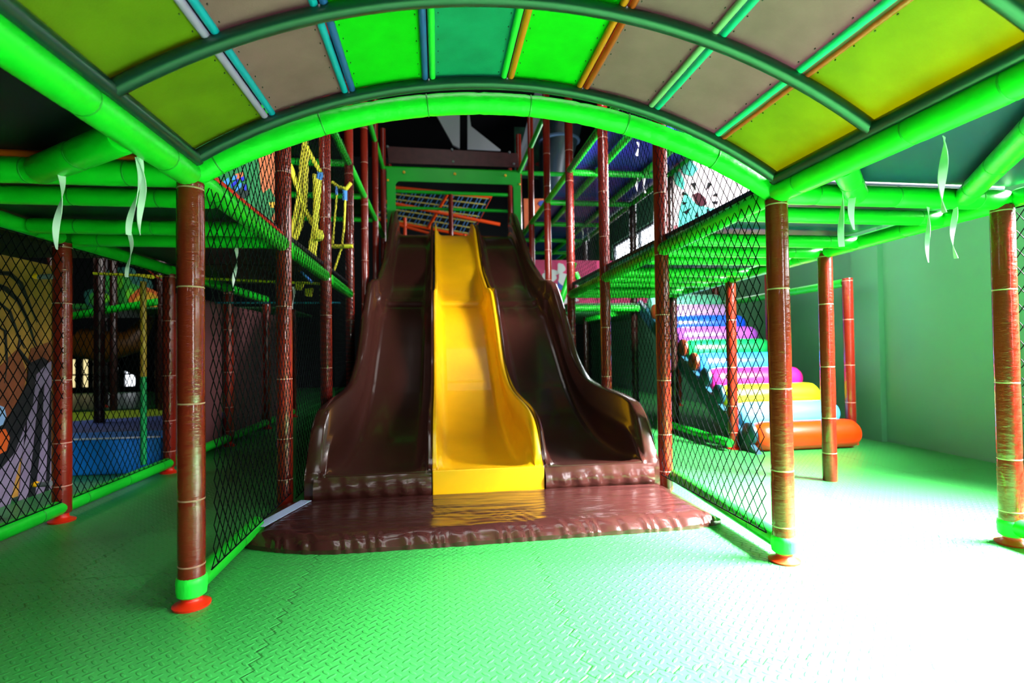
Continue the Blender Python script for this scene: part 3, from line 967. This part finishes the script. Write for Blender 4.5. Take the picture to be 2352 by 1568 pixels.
LB, LY = mat('lattice_blue', (70, 120, 170), 0.5), mat('lattice_yellow', (190, 176, 80), 0.5)
yb, bb = MB(), MB()
for k in range(11):
    u = 0.02 + 0.96 * k / 10
    for q in (0, 0.035):
        bb.tube([LP(u + q, 0.02), LP(u + q, 0.98)], 0.014, 6)
for k in range(7):
    v = 0.04 + 0.92 * k / 6
    yb.tube([LP(0, v), LP(1, v)], 0.018, 6)
part(bb, 'blue_straps', LB, la)
part(yb, 'yellow_straps', LY, la)
part(MB().tube([LP(-0.02, 0), LP(1.02, 0), LP(1.02, 1.02), LP(-0.02, 1.02)], 0.035, 8), 'frame_tube', ORANGE, la)
part(MB().tube([LP(0.56, 0), LP(0.56, 1)], 0.035, 8), 'cross_tube', ORANGE, la)
part(MB().tube([LP(-0.02, 0.45), LP(1.25, 0.62)], 0.04, 8), 'cross_tube', ORANGE, la)
for u in (0.1, 0.95):
    q = LP(u, 1.0)
    part(MB().tube([q, (q.x, q.y, 2.89)], 0.035, 8), 'leg', ORANGE, la)
tag(MB().tube([at(915, 516, 10.9), at(995, 538, 10.9)], 0.03, 8).tube([at(930, 500, 10.9), (at(930, 500, 10.9).x, 10.9, 2.89)], 0.035, 8).build('orange_handrail', ORANGE), 'short orange handrail behind the left brown lane', 'handrail')
MAG = mat('magenta_vinyl', (190, 20, 80), 0.5)
tag(MB().box((0.72, 10.9, 2.9), (1.33, 11.0, 3.0)).build('magenta_pad', MAG, smooth=False, bevel=0.01), 'thin magenta pad behind the top of the right brown lane', 'pad')

# things high up at right of the portal
TUBE = mat('dark_tube_plastic', (40, 58, 64), 0.35, var=0.1)
tu = empty('tube_slide', (1.95, 11.6, 4.2), 'big dark grey tube high up right of the portal', 'tube slide')
part(MB().tube([at(1300, 250, 11.4), at(1290, 300, 11.5), at(1278, 350, 11.7), at(1272, 400, 12.0), at(1272, 450, 12.3)], [0.42, 0.42, 0.40, 0.36, 0.34], 22), 'tube_body', TUBE, tu)
part(MB().lathe([(0.43, -0.03), (0.47, -0.02), (0.47, 0.02), (0.43, 0.03)], at(1284, 325, 11.58), 24, 'Z'), 'joint_flange', mat('tube_rim', (90, 120, 150), 0.3), tu)
tag(MB().prism([at(1238, 175, 10.5), at(1276, 175, 10.5), at(1204, 392, 10.9), at(1186, 378, 10.9)], (0, 0, 0), (0, 0.1, 0)).build('air_duct', GREY, smooth=False), 'slanting grey duct right above the maroon board', 'duct')
OM = mat('orange_mural_paint', (214, 104, 56), 0.6, var=0.15, vscale=6)
b = MB().prism([at(1203, 456, 10.5), at(1256, 456, 10.5), at(1247, 490, 10.5), at(1228, 500, 10.5), at(1218, 590, 10.5), at(1206, 590, 10.5)], (0, 0, 0), (0, 0.03, 0))
b.cur = 1
b.blob(at(1245, 468, 10.495), (0.07, 0, 0), (0, 0, 0.07), (0, -0.006, 0), wob=0.1)
tag(b.build('mural_panel', [OM, mat('blue_mural_paint', (50, 76, 160), 0.6)], smooth=False), 'orange painted panel with a blue patch right of the portal', 'mural')
GM = mat('green_mural_paint', (40, 96, 70), 0.6, var=0.3, vscale=5)
b = MB().box((1.9, 12.6, 5.15), (3.0, 12.64, 6.4))
b.cur = 1
b.blob((2.2, 12.598, 5.4), (0.16, 0, 0), (0, 0, 0.05), (0, -0.006, 0)).blob((2.6, 12.598, 5.5), (0.2, 0, 0), (0, 0, 0.06), (0, -0.006, 0))
tag(b.build('mural_panel', [GM, mat('red_mural_paint', (160, 50, 40), 0.6)], smooth=False), 'green and red painted panel high above the dark tube', 'mural')
# grey sloping roof lights seen over the maroon board
for pts_, lab in (([(985, 233), (1056, 233), (1056, 340), (1040, 332)], 'left sloping grey panel under the black ceiling over the portal'), ([(1074, 233), (1082, 290), (1150, 344), (1074, 340)], 'right sloping grey panel under the black ceiling over the portal')):
    tag(MB().prism([at(px, py, 11.8) for px, py in pts_], (0, 0, 0), (0, 0.08, 0)).build('ceiling_panel', mat('grey_roof_panel', (150, 154, 156), 0.7), smooth=False), lab, 'ceiling panel', None, 'thing')

# ------------------------------------------------------------ foam roll ramp
ROLLC = [((236, 52, 0), 'orange'), ((80, 176, 240), 'sky blue'), ((222, 226, 20), 'yellow'), ((240, 30, 140), 'pink'), ((40, 130, 236), 'blue'), ((10, 150, 70), 'green'),
         ((150, 70, 180), 'purple'), ((20, 80, 230), 'deep blue'), ((200, 150, 216), 'mauve'), ((120, 226, 190), 'pale green')]
RS = 0.12
for i, (c, nm) in enumerate(ROLLC):
    y, z = 4.46 + 0.258 * i, 0.13 + 0.158 * i
    prof = [(0.0, 0.0), (RS * 0.7, 0.01), (RS * 0.93, 0.05), (RS, 0.11), (RS, 0.55), (RS, 0.93), (RS * 0.94, 0.99), (RS * 0.72, 1.03), (0.0, 1.05)]
    o = MB().lathe([(r_ * (1.06 if i else 1.1), h) for r_, h in prof], n=28, axis='X').build('foam_roll', mat('roll_%s_vinyl' % nm.replace(' ', '_'), c, 0.3, 0.5, bump=0.1, bscale=(8, 8, 8)))
    o.location = (2.83, y, z)
    place = ['lying on the floor at the foot of the roll ramp', 'second from the bottom of the roll ramp', 'third from the bottom of the roll ramp', 'fourth from the bottom of the roll ramp',
             'in the middle of the roll ramp, above the pink one', 'in the middle of the roll ramp, above the blue one', 'high on the roll ramp above the green one', 'high on the roll ramp above the purple one',
             'second from the top of the roll ramp', 'topmost on the roll ramp'][i]
    tag(o, '%s foam roll %s' % (nm, place), 'foam roll', 'coloured foam rolls of the ramp')
rp = empty('ramp_base', (2.75, 4.4, 0), 'dark sloping base board carrying the coloured foam rolls', 'ramp')
CAPB = mat('rust_cap_vinyl', (126, 46, 14), 0.5)
SIDE = mat('dark_teal_board', (16, 64, 78), 0.5)
part(MB().prism([(2.772, 4.30, 0.0), (2.772, 7.0, 1.62), (2.772, 7.0, 1.44), (2.772, 4.66, 0.0)], (0, 0, 0), (0.05, 0, 0)), 'side_board', SIDE, rp, smooth=False)
part(MB().prism([(2.825, 4.58, 0.0), (2.825, 6.9, 1.40), (2.825, 6.9, 1.34), (2.825, 4.68, 0.0)], (0, 0, 0), (1.05, 0, 0)), 'slope_board', SIDE, rp, smooth=False)
for i in range(9):
    y, z = 4.46 + 0.258 * i, 0.13 + 0.158 * i
    part(MB().lathe([(0, -0.02), (0.08, -0.015), (0.1, 0.0), (0.1, 0.03), (0, 0.03)], (2.79, y, z + 0.03), 18, 'X'), 'roll_end_cap', SIDE if i not in (4, 5, 8) else CAPB, rp)

# ------------------------------------------------------------ left side room
BLUE = mat('blue_step_vinyl', (18, 136, 246), 0.35, var=0.05)
st = empty('padded_step', (-2.75, 4.95, 0), 'bright blue padded step behind the left net', 'step')
part(MB().box((-3.35, 4.60, 0.0), (-2.22, 5.05, 0.285)), 'step_body', BLUE, st, smooth=False, bevel=0.02)
part(MB().box((-3.35, 4.588, 0.283), (-2.22, 4.612, 0.296)), 'top_edge', mat('white_blue_edge', (200, 214, 236), 0.3), st, smooth=False, bevel=0.005)
tag(MB().prism([(-4.4, 5.07, 0), (-2.24, 5.07, 0), (-2.24, 6.6, 0), (-4.0, 5.9, 0)], (0, 0, 0.20), (0, 0, 0.28)).build('play_mat', mat('slate_blue_mat', (52, 74, 150), 0.5, var=0.1), smooth=False), 'slate blue play mat behind the blue step', 'mat')
tag(MB().prism([(-5.2, 5.07, 0), (-4.42, 5.07, 0), (-4.02, 5.93, 0), (-2.26, 6.64, 0), (-2.3, 7.4, 0), (-5.2, 6.9, 0)], (0, 0, 0.18), (0, 0, 0.27)).build('play_mat', mat('yellow_green_mat', (120, 150, 20), 0.5, var=0.1), smooth=False), 'yellow green play mat beyond the slate blue one', 'mat')
jm = empty('padded_jamb', (-2.2, 4.5, 0), 'slim padded upright, yellow above and green below, by the blue step', 'upright')
part(MB().tube([(-2.27, 4.45, 0.78), (-2.27, 4.45, 1.52)], 0.022, 12), 'upper_pad', mat('ochre_vinyl', (190, 150, 40), 0.35), jm)
part(MB().tube([(-2.27, 4.45, 0.1), (-2.27, 4.45, 0.78)], 0.022, 12), 'lower_pad', mat('teal_green_vinyl', (10, 170, 90), 0.35), jm)
MV = mat('dark_mauve_panel', (92, 50, 54), 0.55, var=0.08, vscale=2)
for k, (a, b_) in enumerate(((G[2] + 0.07, G[3] - 0.06), (G[3] + 0.06, G[4] - 0.06), (G[4] + 0.06, G[5] - 0.06))):
    tag(MB().box((-2.24, a, 0.1), (-2.19, b_, 1.47)).build('wall_panel', MV, smooth=False, bevel=0.015), 'dark mauve padded wall panel behind the left net, %s from the front' % words[k], 'panel', 'dark mauve panels', 'thing')

# painted tree panel at far left
XT = -2.75


def tp(px, py):
    r_ = CAMM.to_3x3() @ Vector(((px - 1176) / FPX, -(py - 784) / FPX, -1))
    t = XT / r_.x
    return Vector((XT, r_.y * t, CAMZ + r_.z * t))


TAN = mat('tan_mural_paint', (176, 128, 52), 0.6, var=0.25, vscale=9)
BLK = mat('black_mural_paint', (10, 10, 16), 0.6)
PALE = mat('pale_mauve_mural_paint', (132, 116, 146), 0.6, var=0.15, vscale=12)
RUST = mat('rust_mural_paint', (132, 66, 34), 0.6, var=0.3, vscale=10)
LBL = mat('light_blue_mural_paint', (150, 190, 240), 0.6)
ORM = mat('vivid_orange_mural_paint', (220, 90, 20), 0.6)
b = MB().box((XT - 0.05, 3.1, 0.03), (XT, 4.26, 1.6))
TH = (0.006, 0, 0)


def patch(mi, pp, lift=0):
    b.cur = mi
    b.prism([tp(*p) + Vector((lift, 0, 0)) for p in pp], (0, 0, 0), TH)


patch(3, [(-30, 870), (40, 800), (60, 860), (30, 990), (-30, 1000)])
patch(3, [(70, 800), (125, 780), (122, 830), (60, 850)])
patch(2, [(40, 1150), (62, 900), (84, 850), (128, 820), (131, 1150), (60, 1175)], 0.002)
patch(2, [(-40, 1230), (-40, 1060), (30, 960), (62, 880), (58, 1000), (30, 1110), (10, 1210)], 0.002)
patch(1, [(-30, 1010), (20, 950), (60, 880), (62, 835), (95, 820), (110, 830), (80, 860), (72, 930), (30, 1040), (-30, 1110)], 0.004)
patch(1, [(52, 1210), (66, 1100), (86, 900), (98, 880), (92, 1000), (70, 1200)], 0.005)
patch(1, [(98, 1180), (108, 1000), (112, 900), (118, 900), (114, 1020), (106, 1180)], 0.005)
patch(4, [(-20, 925), (5, 935), (10, 955), (2, 975), (-20, 985)], 0.006)
patch(5, [(-20, 990), (8, 985), (18, 1005), (10, 1035), (-20, 1050)], 0.006)


def stroke(pp, r_):
    b.cur = 1
    b.tube([tp(*p) + Vector((0.004, 0, 0)) for p in pp], r_, 6)


stroke([(-20, 625), (20, 628), (45, 650), (62, 690), (75, 720), (84, 740)], [0.012, 0.016, 0.014, 0.010, 0.006, 0.003])
stroke([(-20, 650), (10, 662), (40, 690), (60, 730), (76, 780), (86, 800)], [0.014, 0.018, 0.014, 0.010, 0.006, 0.003])
stroke([(-10, 690), (20, 715), (40, 770), (55, 800)], [0.008, 0.010, 0.007, 0.003])
stroke([(-20, 740), (10, 760), (14, 830), (8, 880)], [0.006, 0.008, 0.007, 0.004])
stroke([(45, 770), (40, 800), (62, 830), (70, 838)], [0.004, 0.008, 0.012, 0.010])
tag(b.build('mural_panel', [TAN, BLK, PALE, RUST, LBL, ORM], smooth=False), 'painted panel of a tan tree with pale trunk behind the far left net', 'mural')

# leafy cut out boards in the room behind
b = MB().box((-5.35, 8.55, 1.652), (-4.05, 8.6, 1.72))
for i, (px, py, rx, rz, c) in enumerate(((278, 646, 38, 34, 1), (226, 684, 30, 22, 1), (304, 668, 44, 36, 1), (272, 652, 28, 28, 0), (228, 687, 22, 16, 0), (300, 678, 34, 24, 0), (272, 646, 10, 18, 4), (240, 684, 10, 12, 4), (300, 676, 10, 14, 4), (336, 688, 36, 26, 2), (340, 692, 28, 19, 3))):
    b.cur = c
    k_ = 7.85 / FPX
    b.blob(at(px, py, 8.545 - 0.006 * i), (rx * k_, 0, 0), (0, 0, rz * k_), (0, -0.012, 0), wob=0.07, seed=i)
tag(b.build('bush_board', [mat('leaf_green_paint', (30, 130, 40), 0.6, var=0.3, vscale=8), mat('leaf_teal_paint', (14, 80, 70), 0.6, var=0.3), mat('leaf_orange_paint', (190, 90, 20), 0.6, var=0.2), mat('leaf_yellow_paint', (190, 150, 20), 0.6), mat('leaf_lime_paint', (90, 190, 30), 0.6)], smooth=False),
    'cut out board of green bushes in the left back room', 'board')
rail((-5.2, 8.2, 1.5), (-3.7, 7.6, 1.66), 'slanting green handrail below the bush board at left', 0.05, ties=False)
rail((-6.2, 8.3, 1.3), (-5.2, 8.3, 1.32), 'short dim green rail in the left back room', 0.04, ties=False)
tag(MB().tube([(-5.75, 9.5, 1.16), (-5.4, 9.45, 1.10), (-5.0, 9.5, 1.18), (-4.78, 9.6, 1.6)], [0.25, 0.26, 0.2, 0.07], 20).build('tube_slide', mat('amber_tube_plastic', (96, 58, 8), 0.4)), 'amber tube slide in the dark left back room', 'tube slide')
tag(MB().box((-7.5, 9.4, 0), (-3.0, 9.6, 0.07)).build('kerb_pad', DGREEN, smooth=False, bevel=0.02), 'low green kerb pad before the windows at back left', 'pad')
# bunting and thin lines across the left walkway
tag(MB().tube([(-2.95, 5.0, 1.66), (XL - 0.06, 5.0, 1.575)], 0.012, 8).build('yellow_bar', mat('yellow_bar_paint', (170, 180, 20), 0.4)), 'thin yellow bar under the left deck behind the nearest post', 'bar')
tag(MB().tube([(-2.4, 5.6, 1.46), (XL - 0.06, 5.6, 1.46)], 0.010, 8).build('teal_bar', mat('teal_bar_paint', (20, 110, 130), 0.4)), 'thin teal bar under the left deck below the yellow one', 'bar')
bn = empty('bunting', (-2.5, 4.9, 1.55), 'red cord bunting with yellow flags at left under the deck', 'bunting')
part(MB().tube([at(310, 595, 4.9), at(345, 625, 4.9), at(380, 650, 4.9), at(405, 660, 4.9)], 0.006, 6), 'cord', mat('red_cord', (130, 10, 10), 0.5), bn)
FLG = mat('yellow_flag', (200, 200, 30), 0.5)
for pp in ([(312, 628), (372, 634), (350, 640), (325, 636)], [(379, 650), (402, 652), (390, 668), (381, 664)]):
    part(MB().prism([at(x, y, 4.9) for x, y in pp], (0, 0, 0), (0, 0.003, 0)), 'flag', FLG, bn, smooth=False)


# ------------------------------------------------------------ murals in the upper storeys
b = MB().box((-2.1, 4.80, 1.74), (-1.30, 4.84, 2.9))
Y0 = 4.797
LEAF, LEAFD = mat('jungle_green_paint', (16, 128, 72), 0.6, var=0.3, vscale=7), mat('jungle_dark_paint', (10, 44, 40), 0.6)
AZ, AZ2 = mat('azure_paint', (60, 150, 250), 0.6), mat('ultramarine_paint', (20, 40, 210), 0.6)
SAL = mat('salmon_paint', (206, 112, 66), 0.6, var=0.12, vscale=5)


def mp_(mi, pp, lift=0.0):
    b.cur = mi
    b.prism([at(x, y, Y0 - lift) for x, y in pp], (0, 0, 0), (0, -0.005, 0))


mp_(4, [(592, 340), (660, 320), (660, 560), (630, 520), (612, 460), (600, 430)])
mp_(4, [(540, 400), (560, 395), (556, 412), (542, 412)], 0.006)
mp_(1, [(520, 440), (560, 420), (575, 445), (552, 462), (535, 458)], 0.004)
mp_(0, [(590, 455), (620, 432), (640, 470), (624, 500), (640, 540), (600, 500)], 0.01)
for i, pp in enumerate(([(513, 418), (525, 408), (528, 420), (520, 428)], [(530, 424), (548, 410), (545, 420), (533, 432)], [(540, 432), (556, 418), (554, 430), (542, 440)], [(560, 425), (566, 423), (566, 438), (562, 437)], [(535, 405), (545, 402), (543, 412), (534, 414)], [(553, 408), (561, 405), (561, 414), (555, 416)])):
    mp_(2 if i % 2 == 0 else 3, pp, 0.008 + 0.002 * i)
mp_(5, [(618, 465), (634, 464), (632, 477), (622, 477)], 0.016)
tag(b.build('mural_panel', [LEAF, LEAFD, AZ, AZ2, SAL, YPAINT], smooth=False), 'jungle mural of green leaves and a blue flower above the left deck', 'mural')

XM = 2.70


def rm(px, py):
    r_ = CAMM.to_3x3() @ Vector(((px - 1176) / FPX, -(py - 784) / FPX, -1))
    t = XM / r_.x
    return Vector((XM, r_.y * t, CAMZ + r_.z * t))


b = MB().box((XM, 3.45, 1.715), (XM + 0.04, 5.70, 2.93))
PW = mat('pale_pink_mural_paint', (246, 226, 230), 0.6, var=0.1, vscale=10)
TQ, BUG, PKD = mat('turquoise_mural_paint', (90, 214, 190), 0.6), mat('brown_bug_paint', (60, 22, 32), 0.6), mat('rose_mural_paint', (210, 130, 140), 0.6)


def rp_(mi, pp, lift=0.0):
    b.cur = mi
    b.prism([rm(x, y) - Vector((lift, 0, 0)) for x, y in pp], (0, 0, 0), (-0.005, 0, 0))


rp_(3, [(1550, 372), (1566, 376), (1560, 392), (1549, 390)])
rp_(1, [(1560, 375), (1582, 362), (1605, 388), (1590, 405), (1570, 398)])
rp_(1, [(1549, 398), (1562, 394), (1574, 420), (1570, 436), (1551, 420)])
rp_(1, [(1575, 440), (1600, 470), (1650, 480), (1600, 520), (1556, 545), (1562, 480)])
rp_(2, [(1592, 448), (1605, 441), (1620, 452), (1626, 466), (1614, 474), (1600, 468)], 0.006)
for k in range(9):
    t = 2 * math.pi * k / 9 + 0.2 + 0.15 * math.sin(7.3 * k)
    a_, c_ = 26 + 2 * (k % 3), 42 + 3 * (k % 4)
    rp_(4, [(1609 + a_ * math.cos(t), 458 + a_ * 0.85 * math.sin(t)), (1609 + c_ * math.cos(t - 0.11), 458 + c_ * 0.85 * math.sin(t - 0.11)), (1609 + c_ * math.cos(t + 0.11), 458 + c_ * 0.85 * math.sin(t + 0.11))], 0.004)
rp_(3, [(1549, 518), (1556, 515), (1564, 530), (1550, 540)])
tag(b.build('mural_panel', [PW, TQ, BUG, PKD, BLK], smooth=False), 'bright white mural with a brown bug and turquoise leaves above the right deck', 'mural')
PK = mat('pink_mural_paint', (236, 70, 130), 0.6, var=0.15, vscale=6)
b = MB().box((1.62, 9.34, 1.58), (3.88, 9.38, 2.58))
for i in range(16):
    rnd = random.Random(i)
    b.cur = 1 if i % 3 else 2
    b.blob((rnd.uniform(1.8, 3.7), 9.335 - 0.002 * i, rnd.uniform(1.75, 2.45)), (rnd.uniform(0.06, 0.16), 0, 0), (0, 0, rnd.uniform(0.05, 0.12)), (0, -0.002, 0), wob=0.12, seed=i)
tag(b.build('mural_panel', [PK, WHITE, mat('mural_blue_dots', (60, 120, 230), 0.6)], smooth=False), 'pink mural with white patches at the back behind the right posts', 'mural')

# ------------------------------------------------------------ yellow rope obstacle, left upper storey
GY = 'yellow straps hanging above the left deck'


def strap(pp, rad, label, cat='strap'):
    n = len(pp)
    pts_ = [at(*p) for p in pp]
    fine = []
    for i in range(n - 1):
        for k in range(6):
            fine.append(pts_[i].lerp(pts_[i + 1], k / 6))
    fine.append(pts_[-1])
    o = MB().tube(fine, [rad * (1 + 0.12 * (k % 2)) for k in range(len(fine))], 8, flat=0.6).build('yellow_strap', YROPE)
    return tag(o, label, cat, GY)


strap([(667, 380, 4.3), (683, 430, 4.25), (700, 480, 4.3), (718, 515, 4.35)], 0.030, 'yellow strap crossing from upper left to the knot')
strap([(704, 334, 4.3), (703, 400, 4.35), (700, 470, 4.35), (690, 520, 4.35), (676, 552, 4.35)], 0.028, 'yellow strap hanging from the arch then bending left to the rail')
strap([(707, 250, 4.59), (701, 330, 4.6), (694, 380, 4.6), (690, 430, 4.6), (680, 500, 4.6), (668, 545, 4.6)], 0.035, 'wide shaded yellow strap hanging furthest back')
strap([(704, 336, 4.25), (720, 368, 4.25), (736, 395, 4.25)], 0.026, 'short yellow strap slanting down to a blue buckle')
strap([(732, 412, 4.3), (728, 470, 4.3), (722, 530, 4.3), (712, 585, 4.3)], 0.036, 'thick yellow strap hanging below the blue buckle')
strap([(722, 400, 4.5), (723, 470, 4.5), (727, 540, 4.5), (722, 600, 4.5)], 0.022, 'thin yellow strap behind the thick one')
strap([(763, 418, 5.2), (775, 428, 5.2), (795, 434, 5.2), (806, 420, 5.2)], 0.026, 'slack yellow strap looped between two tall posts')
strap([(774, 445, 5.2), (768, 510, 5.2), (764, 560, 5.2)], 0.014, 'slim yellow rope hanging left below the loop')
strap([(793, 460, 5.25), (790, 520, 5.25), (786, 565, 5.25), (766, 625, 5.25)], 0.016, 'slim yellow rope hanging right below the loop')
strap([(763, 566, 5.22), (810, 565, 5.22)], 0.030, 'short horizontal yellow rung between two tall posts', 'rung')
strap([(672, 604, 4.9), (692, 624, 4.9)], 0.02, 'short yellow cord end below the left deck rail')
kn = MB().lathe([(0, -0.05), (0.035, -0.035), (0.045, 0), (0.035, 0.035), (0, 0.05)], at(731, 540, 4.28), 12, 'Z').build('rope_knot', YROPE)
tag(kn, 'round yellow rope knot on the thick strap', 'knot', GY)
for pp, lab in (([(735, 395, 4.25), (734, 412, 4.28)], 'blue buckle between the short and thick yellow straps'), ([(773, 428, 5.2), (773, 448, 5.2)], 'left blue buckle under the slack yellow loop'), ([(792, 432, 5.2), (792, 460, 5.25)], 'right blue buckle under the slack yellow loop'),
                ([(692, 624, 4.9), (716, 648, 4.9)], 'bright blue cord end hanging below the left deck')):
    tag(MB().tube([at(*p) for p in pp], 0.024, 8, flat=0.5).build('blue_buckle', PALEB), lab, 'buckle', 'blue buckles on the straps')
for (px, py), lab in (((687, 657), 'larger yellow foam block floating tied under the left deck'), ((709, 671), 'smaller yellow foam block tied under the left deck')):
    c = at(px, py, 5.0)
    tag(MB().prism([at(px - 10, py - 8, 5.0), at(px + 9, py - 10, 5.0), at(px + 4, py + 9, 5.0), at(px - 8, py + 8, 5.0)], (0, 0, 0), (0, 0.05, 0)).build('yellow_tag', FLG, smooth=False), lab.replace('foam block floating', 'tag').replace('foam block', 'tag'), 'tag')


# ------------------------------------------------------------ white ribbons
def ribbon(top, length, label, width=0.026, turns=1.2, ph=0.0, split=False):
    root = Vector(top)
    b = MB()
    strands = [(-0.008, 0), (0.008, 1.1)] if split else [(0, 0)]
    for off, dph in strands:
        rows1, rows2 = [], []
        n = 28
        for k in range(n + 1):
            t = k / n
            a = ph + dph + turns * math.pi * t
            dx = Vector((math.cos(a), math.sin(a), 0))
            nn = Vector((-math.sin(a), math.cos(a), 0)) * 0.0012
            c = Vector((off * t * 2.2 + 0.01 * math.sin(5 * t + ph), 0.006 * math.sin(4 * t), -length * t))
            wv = width * (1 - 0.25 * t) / 2
            rows1.append((c - dx * wv + nn, c + dx * wv + nn))
            rows2.append((c - dx * wv - nn, c + dx * wv - nn))
        ring = [[r1[0], r1[1], r2[1], r2[0], r1[0]] for r1, r2 in zip(rows1, rows2)]
        b.grid(ring)
    o = b.build('hanging_ribbon', RIBBON)
    o.location = root
    return tag(o, label, 'ribbon', 'white ribbons tied to the rails')


ribbon((-0.965, 1.86, Z1 - 0.04), 0.255, 'bright split white ribbon hanging from the rail at the short brace', 0.022, 1.2, 0.4, True)
ribbon((-1.30, 2.02, Z1 - 0.055), 0.26, 'white ribbon hanging from the lower end of the left brace', 0.024, 1.3, 1.0)
ribbon((-1.62, 3.04, Z1 - 0.035), 0.235, 'small white ribbon hanging from a joist over the left walkway', 0.022, 1.2, 0.2)
ribbon((-1.22, 3.40, Z1 - 0.035), 0.265, 'white ribbon hanging behind the left net near its post', 0.024, 1.5, 0.6)
ribbon((-1.30, 5.0, 1.55), 0.20, 'faint white ribbon far back behind the left net', 0.02, 1.0, 0.1)
ribbon((1.56, 1.42, Z1 - 0.04), 0.24, 'long white ribbon hanging before the navy deck at upper right', 0.026, 1.3, 0.5)
p = at(1932, 405, 2.0)
ribbon((p.x, p.y, p.z), 0.30, 'left of two grey white ribbons hanging beside the right arch foot', 0.03, 0.8, 0.2)
p = at(1958, 400, 2.02)
ribbon((p.x, p.y, p.z), 0.24, 'right of two grey white ribbons hanging beside the right arch foot', 0.03, 0.9, 0.9)
ribbon((2.26, 2.14, Z1 - 0.045), 0.26, 'left of two short white ribbons hanging before the right green wall', 0.022, 1.1, 0.3)
ribbon((2.40, 2.14, Z1 - 0.045), 0.24, 'right of two short white ribbons hanging before the right green wall', 0.026, 1.1, 1.3)
for i, (px, py, yy, ln) in enumerate(((1464, 326, 5.0, 0.14), (1463, 407, 5.81, 0.17), (1480, 404, 5.81, 0.2), (1377, 404, 5.81, 0.18), (1351, 525, 8.25, 0.2), (1338, 523, 8.25, 0.2))):
    p = at(px, py, yy)
    ribbon((p.x, p.y, p.z), ln, 'thin white ribbon under the upper blue deck, %s' % ['highest, just under the arch', 'left of a pair by the dark net', 'right of a pair by the dark net', 'alone left of the pair', 'lowest on the right', 'lowest on the left'][i], 0.03, 1.0, i)
